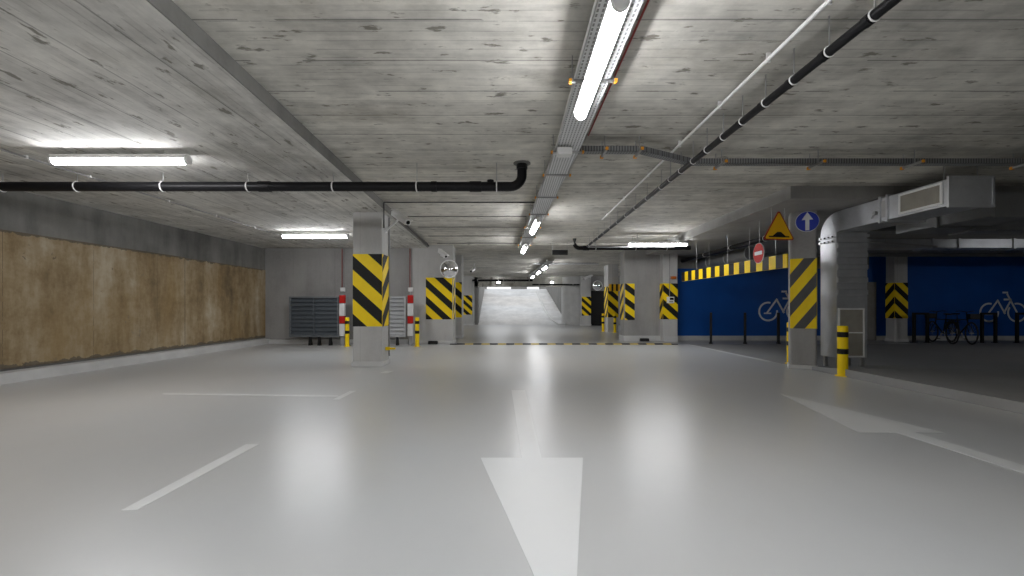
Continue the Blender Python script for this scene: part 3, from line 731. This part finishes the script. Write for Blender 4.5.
# ------------------------------------------------------------------ signs, mirrors, cameras
zz = 1.1 + (307-222)/F*8.1
t = thing('road_sign', (5.155+.04, 8.10, zz), 'round blue sign with a white upward arrow on the turned pillar', 'sign', rz=pe_rot)
def disc(mb, R, y0, y1, seg=40, mi=0): mb.prism([(R*math.cos(2*PI*i/seg), y1, R*math.sin(2*PI*i/seg)) for i in range(seg)], (0, y0-y1, 0), mi)
mb = MB(); disc(mb, .180, -.05, -.035); mb.build('sign_plate', 'symbol', t, local=True)
mb = MB(); disc(mb, .172, -.053, -.05); mb.build('sign_face', 'sign_blue', t, local=True)
ar = [(-.03,-.155),(.03,-.155),(.03,.03),(.085,.03),(0,.165),(-.085,.03),(-.03,.03)]
MB().prism([(x,-.053,z) for x, z in ar], (0,-.003,0)).build('arrow_symbol', 'symbol', t, local=True)
MB().box(-.04,.04,-.035,.024,-.03,.03).build('bracket', 'steel', t, local=True)
p = P(778.5, 230, 7.82)
t = thing('road_sign', p, 'yellow triangle bump warning sign hanging beside the turned pillar', 'sign', rz=math.radians(8))
def tri(s): 
    h = s*math.sqrt(3)/2; return [(-s/2,-h/3),(s/2,-h/3),(0,2*h/3)]
def rtri(s, r=.03):
    out = []
    q = tri(s)
    for i, ang in enumerate((210, 330, 90)):
        cx = q[i][0]*(1-r*2/(s/math.sqrt(3))); cz = q[i][1]*(1-r*2/(s/math.sqrt(3)))
        for k in range(-2, 3):
            a = math.radians(ang + k*30); out.append((cx+r*math.cos(a), cz+r*math.sin(a)))
    return out
MB().prism([(x,0,z) for x, z in rtri(.595)], (0,-.012,0)).build('sign_plate', 'red_dark', t, local=True)
MB().prism([(x,-.012,z) for x, z in rtri(.53,.02)], (0,-.002,0)).build('sign_face', 'sign_yellow', t, local=True)
MB().prism([(x,-.014,z) for x, z in [(-.19,-.125),(.19,-.125),(.19,-.104),(.12,-.104),(.035,-.035),(-.035,-.035),(-.12,-.104),(-.19,-.104)]], (0,-.002,0)).build('bump_symbol', 'black', t, local=True)
for x in (-.12, .12): MB().tube([(x,.01,.05),(x,.01,2.785-p.z)], .007, 6).build('hanger_rod', 'steel', t, local=True)
p = P(759, 253.2, 9.05)
t = thing('road_sign', p, 'small round red no-entry sign on the striped height bar', 'sign', rz=-PI/2)
mb = MB(); disc(mb, .20, -.012, 0); mb.build('sign_plate', 'symbol', t, local=True)
mb = MB(); disc(mb, .192, -.014, -.012); mb.build('sign_face', 'red', t, local=True)
MB().box(-.135,.135,-.017,-.014,-.035,.035).build('bar_symbol', 'symbol', t, local=True)
MB().tube([(0,.01,-.15),(0,.01,2.785-p.z)], .008, 6).build('hanger_rod', 'steel', t, local=True)

def mirror(p, R, label, back):
    t = thing('traffic_mirror', p, label, 'mirror', 'round traffic mirrors')
    mb = MB(); n, m = 32, 6; vs = [Vector(p)+Vector((0,-.10,0))]; fs = []
    for j in range(1, m+1):
        rr = R*j/m; d = .10*(1-(j/m)**2)
        vs += [Vector(p)+Vector((rr*math.cos(2*PI*i/n), -d, rr*math.sin(2*PI*i/n))) for i in range(n)]
    for i in range(n): fs.append((0, 1+i, 1+(i+1) % n))
    for j in range(m-1):
        for i in range(n): fs.append((1+j*n+i, 1+(j+1)*n+i, 1+(j+1)*n+(i+1) % n, 1+j*n+(i+1) % n))
    mb.add(vs, fs, 0, True); mb.build('mirror_dome', 'mirror', t)
    MB().torus(p, X1, Vector((0,0,1)), R+.005, .016, 36, 8).build('rim', 'white_plastic', t)
    mb = MB(); q = Vector(p); mb.prism([q+Vector((R*math.cos(2*PI*i/n),0.0,R*math.sin(2*PI*i/n))) for i in range(n)], (0,.02,0)); mb.build('back_plate', 'white_plastic', t)
    MB().tube([q+Vector((0,.02,0)), q+Vector((0,.07,0)), Vector(back)], .018, 8).build('bracket', 'steel', t)
pm = P(449, 269, 13.45); mirror(pm, .25, 'round convex mirror above the stripes on the wide pillar end', (pm.x-.05, BACK-.05, pm.z))
pm = P(597.5, 285.5, 26.6); mirror(pm, .27, 'small far round mirror above the black gate', (pm.x, 27.35, pm.z))

def cctv(p, q, label, mount):
    """P front end, Q back end of the camera body"""
    p, q = Vector(p), Vector(q); d = (p-q).normalized()
    t = thing('security_camera', q, label, 'security camera', 'security cameras')
    L = (p-q).length; side = d.cross(Vector((0,0,1))).normalized(); up = side.cross(d)
    def pt(a, b, c): return q + d*a + side*b + up*c
    mb = MB(); mb.prism([pt(0,-.055,-.05),pt(0,.055,-.05),pt(0,.06,.02),pt(0,.035,.055),pt(0,-.035,.055),pt(0,-.06,.02)], d*L); mb.build('body', 'white_plastic', t, .008)
    mb = MB(); mb.prism([pt(-.02,-.068,.05),pt(-.02,.068,.05),pt(-.02,.05,.07),pt(-.02,-.05,.07)], d*(L+.08)); mb.build('sun_hood', 'white_plastic', t)
    MB().tube([pt(L,0,0),pt(L+.008,0,0)], .036, 14).build('lens', 'lens', t)
    mb = MB(); m = Vector(mount); mb.tube([pt(L*.35,0,-.05), pt(L*.3,0,-.10), m], .018, 8); mb.build('bracket', 'white_plastic', t)
    MB().tube([m, m+(m-pt(L*.3,0,-.10)).normalized()*.015], .045, 12).build('mount_plate', 'white_plastic', t)
cctv(P(408,222.5,8.15), P(394,213.0,8.55), 'white security camera at the top of the pillar beside the louvred panels', (-2.40, 8.75, 2.55))
cctv(P(446,256.5,13.25), P(439.5,251,13.5), 'white security camera above the round mirror on the wide pillar end', (-2.05, BACK-.05, 2.6))
cctv(P(584,279,26.0), P(592.5,275,26.4), 'far white security camera over the far pillar beside the ramp flank', (4.6, 26.6, 2.95))
cctv(P(471,271.5,19.2), P(474,269,19.6), 'far white security camera under the slab behind the half hidden pillar', (-1.6, 19.6, 2.95))
for i, (px, py, yy, lab) in enumerate(((560,252.5,13.0,'dark unlit box sign hanging between the central tray and the black pipe'),)):
    p = P(px, py, yy)
    t = thing('hanging_sign', p, lab, 'sign')
    MB().box(p.x-.22,p.x+.22,yy-.02,yy+.02,p.z-.07,p.z+.07).build('sign_box', 'black', t, .004)
    for x in (-.21,.2): MB().tube([(p.x+x,yy,p.z+.07),(p.x+x,yy,2.98)], .005, 6).build('hanger_rod', 'steel', t)

# ------------------------------------------------------------------ height bars
t = thing('height_bar', (5.0, 10.7, 1.85), 'long striped height bar from the turned pillar to the card reader pillar', 'height bar', 'striped height bars')
y0, y1 = 8.62, 13.3
bu = Vector((5.20-4.95, y0-y1, 0)); bl = bu.length; bu.normalize(); bn = Vector((bu.y, -bu.x, 0))
mb = MB(); stripe_face(mb, (4.95,y1,2.10), bu, bn, bl, 0.26, 0, 0.0, 0.435, 0.5, th=.05, vertical=True); mb.build('bar', ['yellow','black'], t)
for y in (9.0, 9.9, 10.8, 11.7, 12.4): (lambda xx: MB().tube([(xx,y,2.10),(xx,y,2.785)], .005, 6))(4.95+(13.3-y)*.0534-.02).build('hanger_rod', 'steel', t)
t = thing('height_bar', (4.9, 19.7, 1.95), 'far short orange striped height bar by the far bollards', 'height bar', 'striped height bars')
mb = MB(); stripe_face(mb, (4.15,19.7,2.08), X1, NY, 1.0, 0.30, 0, 0.10, 0.19, 0.42, th=.05, vertical=True); mb.build('bar', ['sign_yellow','black'], t)
for x in (4.3, 5.0): MB().tube([(x,19.68,2.08),(x,19.68,2.95)], .008, 6).build('hanger_rod', 'steel', t)

# ------------------------------------------------------------------ bollards
def bollard(p, H, R, label):
    t = thing('bollard', p, label, 'bollard', 'yellow and black bollards')
    mb = MB(); z = [0, H*.555, H*.645, H*.80, H*.89, H]
    mb.tube([(0,0,0),(0,0,H-.012)], R, 24); mb.tube([(0,0,H-.012),(0,0,H)], [R, R*.88], 24)
    mb.build('post', 'yellow', t, local=True)
    for a, b in ((.44,.545),(.775,.88)): MB().tube([(0,0,H*a),(0,0,H*b)], R+.0025, 24, cap=False).build('black_band', 'black', t, local=True)
    MB().tube([(0,0,0),(0,0,.012)], R+.03, 20).build('base_ring', 'yellow', t, local=True)
    return t
b0 = bollard(G(842.7,376), .80, .074, 'tall yellow bollard in front of the galvanised duct grille')
dup(b0, Vector((5.43, 8.95, 0)), 'yellow bollard peeking out behind the turned pillar')
b1 = bollard(G(347.2,346.5), .81, .058, 'yellow bollard beside the red and white post of the dark louvred panel')
dup(b1, G(417.2,346.5), 'yellow bollard beside the red and white post next to the mirror pillar')
dup(b1, Vector((4.08, 20.6, 0)), 'small far bollard on the drive side of the far pillar')
dup(b1, Vector((4.43, 19.80, 0)), 'small far bollard on the gate side of the far pillar')

# ------------------------------------------------------------------ louvred panels and guard posts by the back wall
def louvre_panel(x0, x1, yf, label, mat):
    t = thing('louvred_panel', ((x0+x1)/2, yf, 0), label, 'louvred panel', 'louvred panels by the back wall')
    z0, z1 = .24, 1.40
    mb = MB(); w = .045
    mb.box(x0,x1,yf,yf+.09,z1-w,z1); mb.box(x0,x1,yf,yf+.09,z0,z0+w); mb.box(x0,x0+w,yf,yf+.09,z0+w,z1-w); mb.box(x1-w,x1,yf,yf+.09,z0+w,z1-w)
    mb.build('frame', 'louvre_l' if mat == 'louvre_l' else 'louvre_f', t, .004)
    mb = MB(); n = 9
    for i in range(n):
        z = z0+w+(z1-z0-2*w)*i/n; h = (z1-z0-2*w)/n
        mb.prism([(x0+w,yf+.015,z+.004),(x0+w,yf+.012,z+h*.3),(x0+w,yf+.065,z+h*.97),(x0+w,yf+.07,z+h*.7)], (x1-x0-2*w,0,0))
    mb.build('louvre_blades', mat, t)
    MB().box(x0+w,x1-w,yf+.07,yf+.085,z0+w,z1-w).build('back_sheet', mat, t)
    xm = (x0+x1)/2; MB().box(xm-.018,xm+.018,yf-.008,yf+.05,z0+w,z1-w).build('mullion', mat, t)
    for x in (xm-.12, xm+.14, x1-.25): MB().prism([(x-.03,yf-.02,0),(x-.03,yf+.16,0),(x-.03,yf+.07,.24),(x-.03,yf+.03,.24)], (.06,0,0)).build('foot', 'black', t)
    return t
YP = 13.15
louvre_panel(-6.38, -4.96, YP, 'dark grey louvred panel standing alone before the bare back wall', 'louvre')
louvre_panel(-4.45, -3.04, YP, 'lighter louvred panel partly hidden behind the camera pillar', 'louvre_l')
def guard(px, label, cablelabel, BACK=BACK):
    x = P(px,0,YP).x
    t = thing('guard_post', (x, YP-.1, 0), label, 'guard post', 'red and white guard posts')
    z = .27
    for i, m in enumerate(('white','red','white','red')):
        hgt = (.36,.22,.36,.24)[i]
        MB().box(x-.075,x+.075,YP-.06,YP+.06,z,z+hgt-.012).build('red_block' if m == 'red' else 'white_block', m, t, .01); z += hgt
    MB().box(x-.05,x+.05,YP-.02,YP+.02,0,1.46).build('post_core', 'grey_plastic', t)
    x = P(px,0,BACK-.05).x
    t = thing('junction_box', (x, BACK-.05, 1.62), cablelabel, 'junction box', 'wall boxes with cables')
    MB().box(x-.06,x+.07,BACK-.08,BACK,1.56,1.68).build('box_body', 'white_plastic', t, .006)
    for dx, m in ((-.02,'cable_red'),(.03,'grey_plastic')): MB().tube([(x+dx,BACK-.03,1.68),(x+dx,BACK-.03,2.84)], .012, 6).build('cable', m, t)
    MB().tube([(x+.03,BACK-.04,1.56),(x+.06,BACK-.06,1.2),(x+.12,BACK-.1,.9)], .008, 6).build('cable', 'grey_plastic', t)
guard(342.5, 'red and white guard post at the end of the dark louvred panel', 'white wall box with cables over the dark louvred panel end')
guard(410.5, 'red and white guard post at the end of the lighter louvred panel', 'white wall box with cables next to the mirror pillar', BACK-.055)
for px, yy, lab in ((433, BACK-.15, 'small black bait box at the foot of the wide mirror pillar'), (644.5, 14.75, 'small black bait box at the foot of the grey stub wall')):
    x = P(px,0,yy).x
    t = thing('bait_box', (x, yy, 0), lab, 'bait box', 'black bait boxes')
    MB().prism([(x-.14,yy-.07,0),(x-.14,yy+.07,0),(x-.14,yy+.05,.085),(x-.14,yy-.04,.085)], (.28,0,0)).build('box_body', 'black', t, .008)
    MB().box(x-.13,x+.13,yy-.045,yy+.05,.085,.095).build('lid', 'black', t, .003)
# card reader, beacon
x, z = P(670.5,0,14.55).x, P(0,300,14.55).z
t = thing('card_reader', (x, 14.58, z), 'white card reader box over the stripes of the pillar by the blue wall', 'card reader')
MB().box(x-.11,x+.11,14.52,14.59,z-.1,z+.1).build('reader_body', 'white_plastic', t, .008)
MB().box(x-.03,x+.09,14.514,14.52,z+.0,z+.075).build('screen', 'lens', t)
MB().box(x-.05,x+.07,14.512,14.52,z-.075,z-.03).build('keypad', 'grey_plastic', t)
MB().tube([(x-.02,14.575,z+.1),(x-.02,14.575,2.78)], .01, 6).build('conduit', 'grey_plastic', t)
p = P(673, 277.8, 14.57)
t = thing('warning_beacon', p, 'small orange beacon above the card reader', 'beacon')
MB().box(p.x-.09,p.x+.09,14.56,14.6,p.z-.05,p.z+.05).build('base_plate', 'grey_plastic', t)
MB().box(p.x-.085,p.x+.085,14.49,14.56,p.z-.045,p.z+.045).build('beacon_lens', plain('dull orange lens', (.45,.12,.02), .3), t, .02)
t = thing('fire_call_box', (5.32, 8.75, 1.25), 'red call box peeking out behind the turned pillar', 'call box')
MB().box(5.22,5.40,8.62,8.70,1.05,1.36).build('box_body', 'red', t, .01)
MB().box(5.25,5.37,8.612,8.62,1.12,1.3).build('cover', 'red_dark', t)

# ------------------------------------------------------------------ speed strip
t = thing('speed_bump', (1.5, FY, 0), 'low yellow and black rubber strip laid across the drive', 'speed bump')
xa, xb, n = -1.62, 4.66, 26
for i in range(n):
    x = xa+(xb-xa)*i/n; w = (xb-xa)/n; k = 1.0
    prof = [(-.11,0),(-.07,.02),(-.03,.032),(.03,.032),(.07,.02),(.11,0)]
    mb = MB(); mb.prism([(x+.004, FY-.1+a, b) for a, b in prof], (w-.008,0,0)); mb.build('bump_segment', 'rubber' if i % 2 == 0 else 'yrubber', t)
for x, s in ((xa,-1),(xb,1)):
    mb = MB(); mb.prism([(x,FY-.21,0),(x,FY+.01,0),(x+s*.2,FY-.04,0),(x+s*.2,FY-.16,0)], (0,0,.018)); mb.build('end_piece', 'rubber', t)

# ------------------------------------------------------------------ floor markings (thin coats of paint)
def mark(name, pxs, label, cat, mat='line', group=None, z=0.0, pts=None):
    pts = pts or [G(a, b, z) for a, b in pxs]
    mb = MB(); mb.prism([(p.x, p.y, z+.0005) for p in pts], (0,0,.0025))
    return tag(mb.build(name, mat), label, cat, group)
def ngon(name, polys, label, cat, mat='line'):
    mb = MB()
    for po in polys:
        pts = [G(a, b) for a, b in po]; mb.prism([(p.x,p.y,.0005) for p in pts], (0,0,.0025))
    return tag(mb.build(name, mat), label, cat, 'painted floor arrows')
a, b = G(480.7,458), G(583,458); c, d = G(534,576), G(577,576)
# the tip lies just before the lens: meet of the two head edges
t1 = (a - c); t2 = (b - d)
den = t1.x*t2.y - t1.y*t2.x; s = ((d.x-c.x)*t2.y - (d.y-c.y)*t2.x)/den; tip = c + t1*s
mb = MB(); mb.prism([(p.x,p.y,.0005) for p in (a, b, tip)], (0,0,.0025))
mb.prism([(p.x,p.y,.0005) for p in (G(511.5,390.4), G(525,390.4), G(541.5,458), G(522,458))], (0,0,.0025))
tag(mb.build('floor_arrow', 'line'), 'large white floor arrow in the middle pointing to the camera', 'floor arrow', 'painted floor arrows')
ngon('floor_arrow', [[(781,394),(944,432.6),(859,432.6)], [(896,432.6),(915,432.6),(1060,476.5),(1060,485)]], 'faded white floor arrow by the turned pillar pointing up the hall', 'floor arrow', 'line_old')
LG = 'painted parking lines'
mark('parking_line', [(121.7,510.5),(137,510.5),(259,444.5),(246,444.5)], 'short white bay line on the floor in front of the brown wall', 'floor line', 'line_old', LG)
mark('parking_line', [(163,393.0),(338,395.2),(338,396.6),(163,394.2)], 'thin faint crosswise bay line before the camera pillar', 'floor line', 'line_old', LG)
mark('parking_line', [(333,399.5),(339,399.5),(356,391),(350,391)], 'short white dash at the end of the faint crosswise line', 'floor line', 'line', LG)
mark('parking_line', [(380,373),(388,373),(394,371),(386,371)], 'small white dash at the foot of the camera pillar', 'floor line', 'line', LG)
mark('parking_line', [(414,349.6),(420,349.6),(424,348.6),(418,348.6)], 'tiny white dash before the bollard near the mirror pillar', 'floor line', 'line', LG)
mark('parking_line', None, 'long white line where light floor meets the dark bicycle bay', 'floor line', 'line', LG, pts=[Vector((5.15,9.3,0)),Vector((5.25,9.3,0)),Vector((5.25,13.4,0)),Vector((5.15,13.4,0))])

# ------------------------------------------------------------------ bicycle symbols on the blue wall
def ring_seg(mb, c, R, w, a0, a1, n, y0, d):
    for i in range(n):
        t0, t1 = a0+(a1-a0)*i/n, a0+(a1-a0)*(i+1)/n
        q = [(c[0]+r*math.cos(t), y0, c[1]+r*math.sin(t)) for r, t in ((R-w,t0),(R,t0),(R,t1),(R-w,t1))]
        mb.prism(q, (0,d,0))
def stroke(mb, a, b, w, y0, d):
    a, b = Vector((a[0],0,a[1])), Vector((b[0],0,b[1])); n = (b-a).normalized().cross(Vector((0,1,0)))*w/2
    mb.prism([(p.x,y0,p.z) for p in (a-n,b-n,b+n,a+n)], (0,d,0))
def bike_symbol(cx, cz, label):
    mb = MB(); y0, d, w = 15.199, -.004, .058
    r = .325; L, Rr = (cx-.46, cz), (cx+.46, cz)
    ring_seg(mb, L, r, w, math.radians(75), math.radians(368), 30, y0, d)
    ring_seg(mb, Rr, r, w, math.radians(-215), math.radians(105), 30, y0, d)
    saddle = (cx-.20, cz+.40); bb = (cx+.06, cz-.02); head = (cx+.25, cz+.46)
    stroke(mb, (cx-.50, cz-.05), (cx-.16, cz+.42), w, y0, d); stroke(mb, (cx-.18, cz+.40), (cx+.07, cz-.05), w, y0, d)
    stroke(mb, (cx+.02, cz-.03), (cx+.27, cz+.43), w, y0, d); stroke(mb, (cx+.13, cz+.62), (cx+.46, cz+.0), w, y0, d)
    stroke(mb, (cx+.02, cz+.43), (cx+.27, cz+.43), w, y0, d)
    stroke(mb, (cx-.02, cz+.66), (cx+.16, cz+.66), w, y0, d); stroke(mb, (cx-.60,cz-.06),(cx-.36,cz-.06),w*.8,y0,d)
    return tag(mb.build('bicycle_symbol', 'symbol'), label, 'painted symbol', 'bicycle symbols on the blue wall')
bike_symbol(P(782,0,15.2).x, P(0,311.5,15.2).z, 'white painted bicycle symbol half hidden by the turned pillar')
bike_symbol(P(1003,0,15.2).x, P(0,312.5,15.2).z, 'white painted bicycle symbol above the end bicycle stands')

# ------------------------------------------------------------------ bicycle stands
def stand_proto(loc, rz, label, w=.5):
    t = thing('bicycle_stand', loc, label, 'bicycle stand', 'black bicycle stands', rz)
    h, q = .93, .035
    for x in (0, w): MB().box(x-q, x+q, -.035, .035, 0, h-.07).build('leg', 'black', t, .006, local=True)
    MB().box(-q, w+q, -.035, .035, h-.07, h).build('top_bar', 'black', t, .006, local=True)
    for x in (0, w): MB().box(x-.07, x+.07, -.06, .06, 0, .012).build('foot_plate', 'black', t, local=True)
    return t
s0 = stand_proto(P(914,343,14.15)*1, 0, 'dim bicycle stand just before the parked bicycles, nearest the far pillar', .41); s0.location.z = 0
s0['label'] = 'black bicycle stand between the far pillar and the parked bicycles'
dup(s0, Vector((P(982,0,14.1).x, 14.1, 0)), 'black bicycle stand under the saddle side of the farther bicycle symbol'.replace('farther ', 'end '))
dup(s0, Vector((P(1017,0,14.1).x, 14.1, 0)), 'end bicycle stand, cut by the picture edge')
for i, px in enumerate((710.5, 744.5, 778)):
    x = P(px,0,13.75).x; a = math.atan2(13.75, x)
    dup(s0, Vector((x, 13.72, 0)), ('bicycle stand seen edge-on closest to the card reader pillar', 'bicycle stand seen edge-on in the middle of three before the blue wall', 'bicycle stand seen edge-on under the half hidden bicycle symbol')[i], rz=a+(0.0,-.015,.03)[i])

# ------------------------------------------------------------------ parked bicycles
def bicycle(loc, rz, label):
    t = thing('bicycle', loc, label, 'bicycle', 'parked bicycles', rz)
    R = .33; wb = .53; Z = Vector((0,0,1))
    for x in (-wb, wb):
        wl = MB(); wl.torus((x,0,R), X1, Z, R-.02, .022, 36, 8); w = wl.build('wheel', 'rubber', t, local=True)
        sp = MB()
        for k in range(14):
            a = 2*PI*k/14; sp.tube([(x+.02*math.cos(a),0,R+.02*math.sin(a)),(x+(R-.03)*math.cos(a),0,R+(R-.03)*math.sin(a))], .0025, 4)
        sp.tube([(x,-.05,R),(x,.05,R)], .02, 8)
        sp.build('spokes', 'steel', w, local=True)
    bb, st, hd, hb = (-.06,0,.29), (-.2,0,.72), (.32,0,.72), (.36,0,.60)
    f = MB()
    for a, b, r in ((bb,st,.017),(st,hd,.017),(bb,hb,.02),((.30,0,.80),hb,.02)): f.tube([a,b], r, 8)
    for s in (-.045,.045): 
        f.tube([bb,(-wb,s,R)], .010, 6); f.tube([(-.19,0,.68),(-wb,s,R)], .009, 6)
    f.build('frame', 'bike', t, local=True)
    g = MB()
    for s in (-.05,.05): g.tube([hb,(.40,s,.52),(wb,s,R)], .012, 6)
    g.build('fork', 'bike', t, local=True)
    hbm = MB(); hbm.tube([(.30,0,.80),(.27,0,.93),(.33,0,.95)], .014, 8); hbm.tube([(.20,-.21,.97),(.30,-.16,.98),(.33,0,.95),(.30,.16,.98),(.20,.21,.97)], .012, 8)
    hbm.build('handlebar', 'bike', t, local=True)
    sd = MB(); sd.prism([(-.36,-.075,.86),(-.36,.075,.86),(-.22,.05,.87),(-.10,.018,.87),(-.10,-.018,.87),(-.22,-.05,.87)], (0,0,.045)); sd.tube([(-.2,0,.72),(-.225,0,.86)], .013, 8)
    sd.build('saddle', 'bike', t, .01, local=True)
    cr = MB(); cr.torus(bb, X1, Z, .085, .008, 20, 6); cr.tube([(-.06,.06,.29),(-.02,.06,.13)], .011, 6); cr.tube([(-.06,-.06,.29),(-.10,-.06,.45)], .011, 6)
    cr.tube([(-.06,-.06,.29),(-.06,.06,.29)], .02, 8); cr.build('crank', 'steel', t, local=True)
    pd_ = MB(); pd_.box(-.065,.025,.07,.15,.12,.14); pd_.box(-.145,-.055,-.15,-.07,.44,.46); pd_.build('pedals', 'bike', t, local=True)
    mg = MB(); mg.torus((-wb,0,R), X1, Z, R+.03, .012, 14, 6, a0=math.radians(20), a1=math.radians(170)); mg.build('mudguard', 'bike', t, local=True)
    cg = MB(); cg.box(-.78,-.30,-.07,.07,.70,.72); cg.tube([(-.70,.06,.70),(-wb,.06,R)], .006, 6); cg.tube([(-.70,-.06,.70),(-wb,-.06,R)], .006, 6); cg.build('luggage_rack', 'bike', t, local=True)
    bs = MB(); bs.box(.50,.72,-.12,.12,.74,.90); bs.build('basket', 'bike', t, .02, local=True)
    return t
k0 = bicycle(G(956, 344.6)*1, math.radians(168-180+0), 'dark parked bicycle on the far side of the pair, away from the dim far pillar')
k0.rotation_euler.z = math.radians(250)
k0.location = (13.62, 13.95, 0)
dup(k0, Vector((13.16, 14.08, 0)), 'dark parked bicycle behind the other, closer to the bicycle stand by the far pillar', rz=math.radians(72))

# ------------------------------------------------------------------ world, camera
w = bpy.data.worlds.new('sky'); bpy.context.scene.world = w; w.use_nodes = True
nt = w.node_tree; bg = nt.nodes['Background']
bg.inputs['Color'].default_value = (0.95, 0.97, 1.0, 1); bg.inputs['Strength'].default_value = 0.6
cam = bpy.data.cameras.new('camera'); co = bpy.data.objects.new('camera', cam); C.objects.link(co)
co.location = (0, 0, CH); co.rotation_euler = (PI/2, 0, 0)
cam.sensor_width = 36; cam.lens = F/1024*36; cam.shift_y = (HY-288)/1024; cam.clip_start = 0.05; cam.clip_end = 300
sc = bpy.context.scene; sc.camera = co
vs = sc.view_settings
sc.display_settings.display_device = 'sRGB'
vs.view_transform = 'Standard'; vs.look = 'None'; vs.exposure = 1.08; vs.gamma = 1.0; vs.use_curve_mapping = False
sc.cycles.use_denoising = True
sc.cycles.max_bounces = 10; sc.cycles.diffuse_bounces = 6; sc.cycles.glossy_bounces = 4
sc.cycles.sample_clamp_indirect = 6
